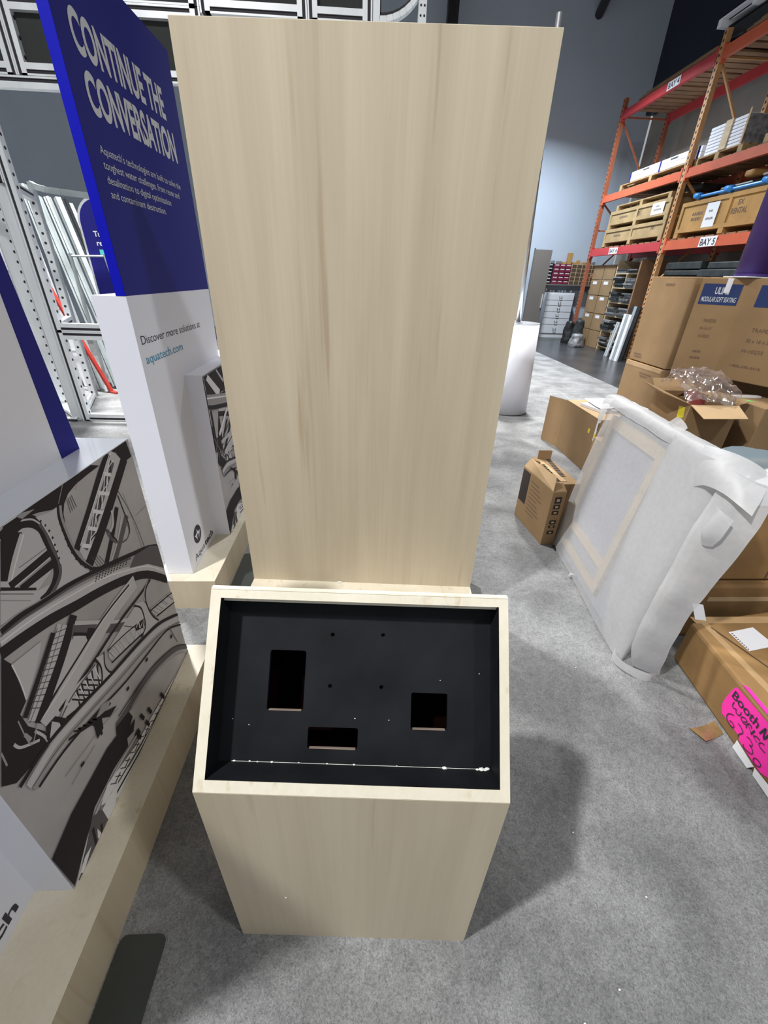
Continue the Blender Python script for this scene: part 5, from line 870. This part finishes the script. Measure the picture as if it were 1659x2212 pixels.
# ================================================================ pallet rack on the right
RX, RXB = 6.0, 7.1
rack = thing('pallet_rack', 'tall orange pallet rack with three beam levels along the right wall', 'rack', (RX, 12.9, -0.008))
ri = Matrix.Translation((-RX, -12.9, 0.008))
def radd(o): o.matrix_parent_inverse = ri; return o
UY = (12.9, 9.76, 6.6)
def upright(x, y, m, z1=5.25, teeth=True):
    mb = MB().box(x - 0.04, x + 0.04, y - 0.05, y + 0.05, -0.008, z1)
    if teeth:
        k = 0
        z = 0.1
        while z < z1 - 0.06:
            mb.box(x - 0.046, x - 0.04, y - 0.052 + 0.0, y - 0.012, z, z + 0.045); z += 0.09
    o = radd(mb.build('upright', m, rack))
    hb = MB(); z = 0.145
    while z < z1 - 0.06: hb.box(x - 0.042, x - 0.04, y - 0.01, y + 0.025, z, z + 0.035); z += 0.09
    tag(radd(hb.build('slot_row', 'groove', rack)), kind='stuff'); return o
for y, m in zip(UY, ('rack_orange', 'rack_yellow', 'rack_orange')):
    upright(RX, y, m); upright(RXB, y, 'rack_orange' if m != 'rack_yellow' else 'rack_yellow', 5.25, False)
    for za, zb in ((0.3, 1.5), (1.5, 2.7), (4.9, 3.5), (3.3, 2.4)):
        radd(MB().bar((RX, y, za), (RXB, y, zb), 0.04, 0.03).build('brace', m, rack))
    for z in (0.3, 2.7, 4.92): radd(MB().bar((RX, y, z), (RXB, y, z), 0.035, 0.03).build('brace', m, rack))
for z, h, cols in ((2.12, 0.16, ('crimson', 'orange')), (3.27, 0.14, ('orange', 'orange')), (4.86, 0.16, ('crimson', 'orange'))):
    for i, m in enumerate(cols):
        for x in (RX, RXB):
            ya, yb = UY[i + 1] + 0.052, UY[i] - 0.052
            radd(BX('beam', m, (x - 0.035, x + 0.025, ya, yb, z, z + h), rack))
            if x == RX: radd(BX('beam_step', m, (x - 0.045, x - 0.035, ya, yb, z, z + h * 0.55), rack))
            for yy in (ya, yb - 0.05): radd(BX('connector', m, (x - 0.048, x + 0.03, yy, yy + 0.05, z - 0.04, z + h + 0.04), rack))
def sign(s_, yc, z, w=0.42, h=0.13):
    p = radd(BX('bay_label', 'paper', (RX - 0.0505, RX - 0.0495, yc - w / 2, yc + w / 2, z, z + h), rack))
    radd(text('lettering', s_, 'ink', (RX - 0.0515, yc + w / 2 - 0.03, z + 0.022), (0, -1, 0), V, h * 0.66, w - 0.06, rack, bold=0.02))
sign('BAY 4', 11.65, 2.135, 0.40); sign('BAY 5', 8.45, 2.125, 0.42, 0.15); sign('BAY 4', 10.95, 4.87, 0.40)
# deck boards: top level seen from below
def deck(z, y0, y1, n, m='deck'):
    st = (y1 - y0) / n
    for k in range(n):
        radd(BX('deck_board', m, (RX + 0.03, RXB - 0.03, y0 + k * st + 0.02, y0 + (k + 1) * st - (0.02 if k % 3 else 0.06), z, z + 0.03), rack))
deck(5.02, 9.8, 12.85, 14); deck(5.02, 6.7, 9.7, 14); deck(3.41, 9.8, 12.85, 12); deck(3.41, 6.7, 9.7, 12); deck(2.28, 9.8, 12.85, 12); deck(2.28, 6.7, 9.7, 12)

def pallet(label, x0, x1, y0, y1, z, grp='timber pallets on the rack', m='crate_pale'):
    t = thing('pallet', label, 'pallet', (x0, y0, z), 0, grp); L = y1 - y0; Wd = x1 - x0
    for k in range(3): BX('bearer', m, (0, Wd, (L - 0.1) * k / 2, (L - 0.1) * k / 2 + 0.1, 0.0, 0.09), t)
    for k in range(6): BX('slat', m, ((Wd - 0.1) * k / 5, (Wd - 0.1) * k / 5 + 0.1, 0, L, 0.091, 0.112), t)
    return t
def crate(label, x0, x1, y0, y1, z, h, m='crate', grp='plywood crates on the rack', txt=None, lab=None, dash=None):
    t = thing('plywood_crate', label, 'crate', (x0, y0, z), 0, grp); L = y1 - y0; Wd = x1 - x0
    for k in range(3): BX('skid', m, (0, Wd, (L - 0.12) * k / 2, (L - 0.12) * k / 2 + 0.12, 0, 0.08), t)
    BX('crate_body', m, (0.02, Wd, 0.02, L - 0.02, 0.081, h), t)
    for z0, z1 in ((0.082, 0.145), (h - 0.065, h)): BX('batten', m, (0, 0.019, 0, L, z0, z1), t)
    for k in range(3): BX('batten', m, (0, 0.019, (L - 0.07) * k / 2, (L - 0.07) * k / 2 + 0.07, 0.146, h - 0.066), t)
    if lab: BX('paper_label', 'paper', (-0.002, -0.0005, lab[0], lab[0] + lab[2], lab[1], lab[1] + lab[3]), t)
    if lab: dashes(lambda o: (setattr(o, 'parent', t), o)[1], lambda u, zz: (-0.003, lab[0] + lab[2] - u, lab[1] + zz), ((lab[2] * 0.3, lab[2] * 0.6, lab[3] * 0.62, 0.03), (lab[2] * 0.2, lab[2] * 0.8, lab[3] * 0.3, 0.035)), 'faded_ink', 7)
    if dash: dashes(lambda o: (setattr(o, 'parent', t), o)[1], lambda u, zz: (0.0185, L - u, zz), dash, 'faded_ink', 9)
    if txt:
        for s_, y, zz, hh, ww in txt: text('lettering', s_, 'faded_ink', (0.018, y, zz), (0, -1, 0), V, hh, ww, t, bold=0.02)
    return t
crate('lower long pale crate in the left bay, lowest beam level', 6.02, 6.98, 9.98, 12.42, 2.312, 0.36, 'crate_pale', dash=((0.45, 0.75, 0.19, 0.04), (1.95, 2.08, 0.22, 0.06)))
crate('upper long pale crate with a paper label, left bay, lowest beam level', 6.02, 6.98, 9.98, 12.36, 2.674, 0.36, 'crate_pale', dash=((0.45, 0.80, 0.19, 0.04), (1.22, 1.34, 0.17, 0.09)), lab=(0.20, 0.12, 0.42, 0.20, ''))
pallet('pale pallet lying on top of the two long crates', 6.05, 6.95, 10.1, 12.2, 3.036)
crate('large amber plywood crate with RENTAL lettering in the right bay', 6.02, 6.98, 7.10, 9.58, 2.312, 0.56, 'crate', txt=(('EX', 1.06, 0.38, 0.07, 0.12), ('RENTAL', 1.16, 0.26, 0.08, 0.34)), dash=((0.35, 0.62, 0.33, 0.05), (0.35, 0.60, 0.25, 0.05)), lab=(1.46, 0.12, 0.30, 0.36, ''))
pallet('pallet under the white cartons in the left bay, middle beam level', 6.055, 6.95, 9.84, 12.3, 3.442)
t = thing('white_flat_cartons', 'long white flat carton stack with blue straps, middle beam level', 'box', (6.05, 9.52, 3.556), 0, 'white cartons on the rack')
for k in range(2): BX('flat_carton', 'paper', (0, 0.85, 0.05, 2.42, k * 0.09, k * 0.09 + 0.086), t, bevel=0.006)
for y in (0.10, 1.25, 2.36): BX('strap', 'navy', (-0.003, 0.84, y, y + 0.05, 0.0, 0.178), t)
for y in (0.65, 1.6): dashes(lambda o: (setattr(o, 'parent', t), o)[1], lambda u, zz: (-0.004, y + 0.3 - u, zz), ((0.0, 0.22, 0.125, 0.03),), 'print_black', 4)
pallet('pallet under the strapped white shelf boards, middle beam level', 6.055, 6.9, 8.55, 9.69, 3.442)
t = thing('white_board_stack', 'stack of white shelf boards strapped with a timber batten', 'boards', (6.06, 8.62, 3.556), 0)
for k in range(8): BX('board', 'paper', (0, 0.8, 0.0 + 0.004 * (k % 3), 0.86, k * 0.048, k * 0.048 + 0.038), t)
BX('batten', 'pine', (-0.02, -0.001, 0.34, 0.50, -0.0, 0.39), t); BX('end_board', 'greymix', (-0.02, 0.8, -0.03, -0.002, 0.0, 0.36), t); BX('end_board_edge', 'card_in', (-0.03, -0.02, -0.035, 0.0, 0.0, 0.43), t)
pallet('grey pallet at the right edge of the middle beam level', 6.03, 6.9, 6.8, 8.1, 3.442)
tag(BX('dark_equipment_case', 'darkmix', (6.1, 6.85, 6.9, 8.0, 3.556, 3.72), None, bevel=0.01), 'dark flat case on the grey pallet at the right edge', 'case')
for i, (y0, y1, z, lb) in enumerate(((9.9, 12.3, 5.052, 'boards lying on the top rack level, left bay'), (6.9, 9.3, 5.052, 'boards lying on the top rack level, right bay'))):
    t = thing('board_bundle', lb, 'boards', (6.0, y0, z), 0, 'board bundles on the top level')
    for k in range(3): BX('board', 'deck', (0.02 * k, 0.95, 0.05 * k, (y1 - y0) - 0.1 * k, 0.03 * k, 0.03 * k + 0.027), t)
pallet('pale pallet high on the top rack level', 5.98, 6.9, 8.5, 10.1, 5.36, m='paper')
t = thing('dark_case_stack', 'black wheeled cases under the pale pallet on the top level', 'case', (6.1, 8.6, 5.145)); BX('case_body', 'black', (0, 0.8, 0.0, 1.35, 0, 0.19), t, bevel=0.02); BX('case_lid', 'black', (-0.01, 0.81, -0.01, 1.36, 0.191, 0.212), t)
# loose things on top of the amber crate
t = thing('blue_clamp', 'bright blue clamp bar lying along the amber crate top', 'clamp', (6.03, 7.5, 2.898))
MB().tube([(0, 0.1, 0.03), (0, 1.75, 0.03)], 0.022, 8).build('clamp_bar', 'cyan', t)
for y in (0.12, 0.9, 1.65): MB().tube([(0, y, 0.035), (0, y + 0.16, 0.06)], 0.055, 10, 0.04).build('clamp_head', 'cyan', t, smooth=True)
tag(grid_surface('white_cloth_roll', [[(6.15, 7.1, 3.05), (6.15, 7.5, 3.07), (6.15, 8.0, 3.05)], [(6.3, 7.1, 3.10), (6.3, 7.5, 3.13), (6.3, 8.0, 3.09)], [(6.5, 7.1, 3.06), (6.5, 7.5, 3.08), (6.5, 8.0, 3.05)]], 'paper', None, 4, 0.01, 5, thick=0.03), 'white folded cloth on the dark bags over the amber crate', 'cloth')
for i, (x, y0, y1, z, h, m, lb, cat) in enumerate(((6.16, 7.1, 8.9, 2.876, 0.15, 'black', 'black padded bag on the amber crate under the white cloth', 'bag'), (6.25, 7.3, 7.9, 3.16, 0.09, 'red_dull', 'red folded bag on the white cloth in the rack', 'bag'),
                                         (6.05, 8.1, 8.28, 3.06, 0.09, 'crate', 'small amber block beside the red bag', 'block'), (6.45, 9.85, 12.3, 3.152, 0.10, 'darkmix', 'dark rolled banners above the long crates', 'banners'))):
    o = MB().box(x, x + 0.5, y0, y1, z, z + h).build('stored_item' if i == 3 else ('padded_bag', 'folded_bag', 'wood_block')[i], m, None, bevel=0.03); tag(o, lb, cat)

ORD = ('first', 'second', 'third', 'fourth', 'fifth', 'sixth', 'seventh', 'eighth', 'ninth', 'tenth', 'eleventh', 'twelfth', 'thirteenth', 'fourteenth', 'fifteenth', 'sixteenth', 'seventeenth', 'eighteenth')
# dark flat cases stacked under bay 5
random.seed(5)
z = -0.008
for k in range(16):
    hh = random.uniform(0.10, 0.14); o = MB().box(6.03 + random.uniform(-0.06, 0.06), 7.0, 7.35, 8.43 + random.uniform(-0.03, 0.04), z, z + hh - random.uniform(0.01, 0.03)).build('flat_case', 'darkmix', None, bevel=0.015); o.name = 'flat_case'
    tag(o, 'dark flat case, %s from the bottom of the stack under the BAY 5 label' % ORD[k], 'case', 'dark flat cases under bay five')
    z += hh
    if z > 1.93: break
z = -0.008
for k in range(16):
    hh = random.uniform(0.10, 0.14); o = MB().box(6.03 + random.uniform(-0.06, 0.06), 7.0, 8.55 + random.uniform(-0.03, 0.03), 9.60, z, z + hh - random.uniform(0.01, 0.03)).build('flat_case', 'darkmix', None, bevel=0.015)
    tag(o, 'dark flat case, %s from the bottom of the stack beside the middle upright' % ORD[k], 'case', 'dark flat cases beside the middle upright')
    z += hh
    if z > 1.93: break

# shelving under bay 4
shelf = thing('storage_shelf', 'timber shelving under the BAY 4 beam, full of metal parts', 'shelf', (6.1, 10.45, -0.008))
BX('side_board', 'deck', (-0.05, 0.6, 0.0, 0.05, 0, 2.0), shelf); BX('side_board', 'pine', (0, 0.6, 1.05, 1.09, 0, 2.0), shelf)
for k, z in enumerate((0.08, 0.45, 0.80, 1.10, 1.42, 1.72)): BX('shelf_board', 'pine', (0.0, 0.6, 0.051, 1.049, z, z + 0.025), shelf)
BX('divider', 'pine', (0.0, 0.6, 0.55, 0.575, 0.106, 0.449), shelf); BX('divider', 'pine', (0, 0.6, 0.55, 0.575, 1.446, 1.719), shelf)
random.seed(9)
for zi, z in enumerate((0.106, 0.476, 0.826, 1.126, 1.446, 1.746)):
    for y in (0.08, 0.60):
        n_ = 5 if zi not in (5,) else 2
        zz = z - 0.008
        for k in range(n_):
            hh = random.uniform(0.03, 0.055); dx = random.uniform(-0.10, 0.03)
            o = MB().box(6.1 + dx, 6.6, 10.45 + y + random.uniform(-0.015, 0.03), 10.45 + y + 0.42, zz + 0.0005, zz + hh).build('metal_part', random.choice(('greymix', 'metalmix', 'darkmix')), None, bevel=0.006)
            tag(o, 'grey metal part, %s up on the %s half of the %s shelf board' % (ORD[k], 'right' if y < 0.3 else 'left', ('lowest', 'second', 'third', 'fourth', 'fifth', 'top')[zi]), 'metal part', 'metal parts on the timber shelf'); zz += hh
# cartons left of the shelf
random.seed(3)
for c_, y in enumerate((11.62, 12.20)):
    z = -0.008
    for k, hh in enumerate((0.42, 0.40, 0.42, 0.36, 0.34)):
        t = thing('stored_carton', 'brown carton, %s in the %s column under BAY 4' % (('bottom', 'second', 'middle', 'fourth', 'top')[k], ('right', 'left')[c_]), 'box', (6.12, y, z), 0, 'brown cartons stored under bay four')
        BX('carton_body', 'card', (0, 0.6, 0.0, 0.55, 0, hh - 0.012), t, bevel=0.006)
        if k in (1, 2, 3): BX('white_label', 'paper', (-0.0025, -0.0005, 0.2, 0.42, hh - 0.11, hh - 0.04), t)
        z += hh
for i, (x, y, a, h, w, m, lb) in enumerate(((5.75, 10.35, 0.10, 0.75, 0.12, 'alu', 'aluminium channel leaning by the timber shelf'), (5.62, 9.75, 0.06, 0.95, 0.3, 'paper', 'white framed panel leaning right of the shelf'), (5.85, 9.95, 0.08, 1.1, 0.35, 'black', 'black panel leaning behind the white framed panel'))):
    t = thing('leaning_panel', lb, 'panel', (x, y, -0.008), 0); MB().bar((0, 0, 0.002), (a, 0, h), w, 0.03, up=(1, 0, 0)).build('panel_sheet', m, t); MB().bar((-0.02, 0, 0.002), (-0.02 + a, 0, h), w * 0.3, 0.012, up=(1, 0, 0)).build('panel_rib', 'alu_dull', t)
for i, (x, y, r, h, m, lb) in enumerate(((5.75, 12.6, 0.16, 0.55, 'black', 'black bag of parts at the foot of the stored cartons'), (5.7, 11.9, 0.20, 0.30, 'greymix', 'grey heap of fittings at the foot of the shelf'), (5.85, 12.25, 0.15, 0.62, 'darkmix', 'dark wrapped roll standing before the stored cartons'))):
    rows = []
    for k in range(5): f_ = k / 4; rr = r * (1 - 0.35 * f_ ** 2); rows.append([(x + rr * math.cos(a_) , y + rr * math.sin(a_), -0.006 + h * f_) for a_ in [q * 2 * math.pi / 8 for q in range(9)]])
    rows.append([(x, y, h)] * 9)
    tag(grid_surface(('bag', 'fittings_heap', 'wrapped_roll')[i], rows, m, None, 3, 0.03, 9, seed=i), lb, ('bag', 'fittings', 'roll')[i])

# far end: door, drawers, bins
t = thing('open_door', 'tall taupe door slab standing open near the back wall', 'door', (4.62, 13.25, -0.008), math.radians(8))
BX('door_slab', 'door', (0, 0.50, 0, 0.05, 0, 2.27), t); BX('door_edge', 'door', (-0.012, 0.0, -0.01, 0.06, 0, 2.30), t); BX('handle', 'alu', (0.44, 0.46, -0.03, 0.0, 0.85, 1.20), t)
t = thing('timber_post', 'light timber post edge left of the taupe door', 'post', (4.45, 13.6, -0.008)); BX('post_body', 'pine', (0, 0.16, 0, 0.1, 0, 2.15), t)
MB().box(-0.01, 0.17, -0.01, 0.0, 1.2, 1.22).build('edge_band', 'crate', t)
cab = thing('drawer_cabinet', 'white cabinet of six drawers against the back wall', 'cabinet', (5.42, 13.85, -0.008))
BX('cabinet_body', 'cab_white', (0, 0.83, 0.02, 0.43, 0.0, 1.24), cab)
zz = [0.115, 0.37, 0.545, 0.72, 0.895, 1.035, 1.2]
for k in range(6):
    dr = BX('drawer', 'cab_white', (0.01, 0.82, 0.0, 0.018, zz[k] + 0.008, zz[k + 1] - 0.004), cab)
    zc = (zz[k] + zz[k + 1]) / 2
    MB().tube([(0.38, -0.002, zc + 0.02), (0.38, -0.03, zc), (0.38, -0.03, zc - 0.03), (0.45, -0.03, zc - 0.03), (0.45, -0.03, zc), (0.45, -0.002, zc + 0.02)], 0.008, 6).build('handle', 'black', dr)
    BX('gap', 'groove', (0.0, 0.83, 0.006, 0.019, zz[k] - 0.003, zz[k] + 0.007), cab)
random.seed(12)
for k in range(9):
    a_ = random.uniform(0, 3); o = MB().tube([(5.46 + k * 0.09, 14.0, 1.266), (5.46 + k * 0.09 + 0.02 * math.cos(a_), 14.05, 1.262 + random.uniform(0, 0.03))], 0.030, 6, 0.024).build('loose_part', random.choice(('greymix', 'metalmix', 'darkmix')), None)
    tag(o, 'small loose part on top of the white drawer cabinet, %s from the left' % ORD[k], 'part', 'loose parts on the drawer cabinet')
wsh = thing('wall_shelf', 'shelf on the back wall holding small-part bins', 'shelf', (5.2, 13.95, 1.42)); BX('shelf_board', 'door', (0, 1.75, 0, 0.34, 0, 0.03), wsh); BX('bracket', 'door', (0.2, 0.24, 0.05, 0.34, -0.15, -0.001), wsh); BX('bracket', 'door', (1.5, 1.54, 0.05, 0.34, -0.15, -0.001), wsh)
def bins(label, x0, x1, nx, nz, m, name='parts_bin_unit', edge=None, z0=1.4505, h=0.52):
    t = thing(name, label, 'bins', (x0, 13.97, z0), 0, 'small-part bin units on the wall shelf'); W_ = x1 - x0
    BX('casing', m, (0, W_, 0.03, 0.3, 0, h), t)
    for i in range(nx):
        for k in range(nz):
            a_, b_ = W_ * i / nx, W_ * (i + 1) / nx; c_, d_ = h * k / nz, h * (k + 1) / nz
            if edge: BX('cell_shade', 'card_dark', (a_ + 0.012, b_ - 0.012, 0.02, 0.0299, c_ + 0.012, d_ - 0.012), t)  # flat dark face: painted shade in place of a recessed pigeonhole
            else:
                q = BX('bin', m, (a_ + 0.008, b_ - 0.008, 0.0, 0.0299, c_ + 0.008, d_ - 0.010), t); BX('label_card', 'lett', (a_ + 0.03, b_ - 0.03, -0.003, -0.0005, d_ - 0.045, d_ - 0.022), q)
bins('black bin unit on the wall shelf, leftmost', 5.25, 5.48, 1, 6, 'black')
bins('maroon bin unit on the wall shelf', 5.50, 6.02, 3, 5, 'maroon')
bins('timber pigeonhole rack on the wall shelf, rightmost', 6.04, 6.80, 5, 5, 'pine', 'pigeonhole_rack', True)
random.seed(4)
for k in range(10):
    x = 5.3 + k * 0.15; hh = random.uniform(0.03, 0.12) + (0.18 if k == 4 else 0)
    tag(MB().box(x, x + random.uniform(0.05, 0.12), 14.0, 14.15, 1.972, 1.972 + hh).build('small_item', random.choice(('greymix', 'paper', 'crate', 'greymix')), None, bevel=0.004), 'small item on top of the bin units, %s from the left' % ORD[k], 'item', 'small items on the bin units')
t = thing('blue_bottle', 'blue gas bottle standing right of the drawer cabinet', 'bottle', (6.36, 13.75, -0.008)); MB().tube([(0, 0, 0), (0, 0, 0.34)], 0.06, 12).build('bottle_body', 'blue_bin', t, smooth=True); MB().tube([(0, 0, 0.34), (0, 0, 0.42)], 0.045, 10, 0.02).build('neck', 'blue_bin', t, smooth=True)
t = thing('grey_bin', 'grey waste bin against the back wall beside the blue bottle', 'bin', (6.62, 13.8, -0.008)); MB().prism([(-0.17, -0.15), (0.17, -0.15), (0.17, 0.15), (-0.17, 0.15)], 0, 0.55).build('bin_body', 'grey_bin', t, bevel=0.02); BX('bin_rim', 'grey_bin', (-0.185, 0.185, -0.165, 0.165, 0.55, 0.575), t)
t = thing('ceiling_duct', 'dark duct hanging under the roof at the top right', 'duct', (5.35, 12.0, 7.0)); MB().tube([(0.15, 2.28, 0.08), (0.0, 1.2, 0.35), (-0.1, 0, 0.9)], 0.10, 16).build('duct_pipe', 'black', t, smooth=True); MB().bar((0.0, 1.2, 0.40), (0.0, 1.2, 1.6), 0.02, 0.02).build('hanger', 'black', t)
t = thing('dark_column', 'dark steel column behind the maple panel top', 'column', (1.9, 13.6, -0.008)); MB().box(-0.12, 0.12, -0.12, 0.12, 0, 8.6).build('column_shaft', 'black', t); BX('base_plate', 'black', (-0.2, 0.2, -0.2, 0.2, 0, 0.02), t)
# specks of lint on the carpet
random.seed(21)
for i, (x, y) in enumerate(((0.34, 0.14), (0.36, 0.14), (0.52, 0.24), (0.63, 0.29), (0.80, 0.46), (-0.19, 0.16), (0.66, 0.62), (0.95, 1.25))):
    tag(MB().box(x, x + 0.005, y, y + 0.003, 0.0008, 0.003).build('lint_speck', 'glue', None), 'tiny white speck of lint lying on the grey carpet', 'lint', 'lint specks on the carpet')
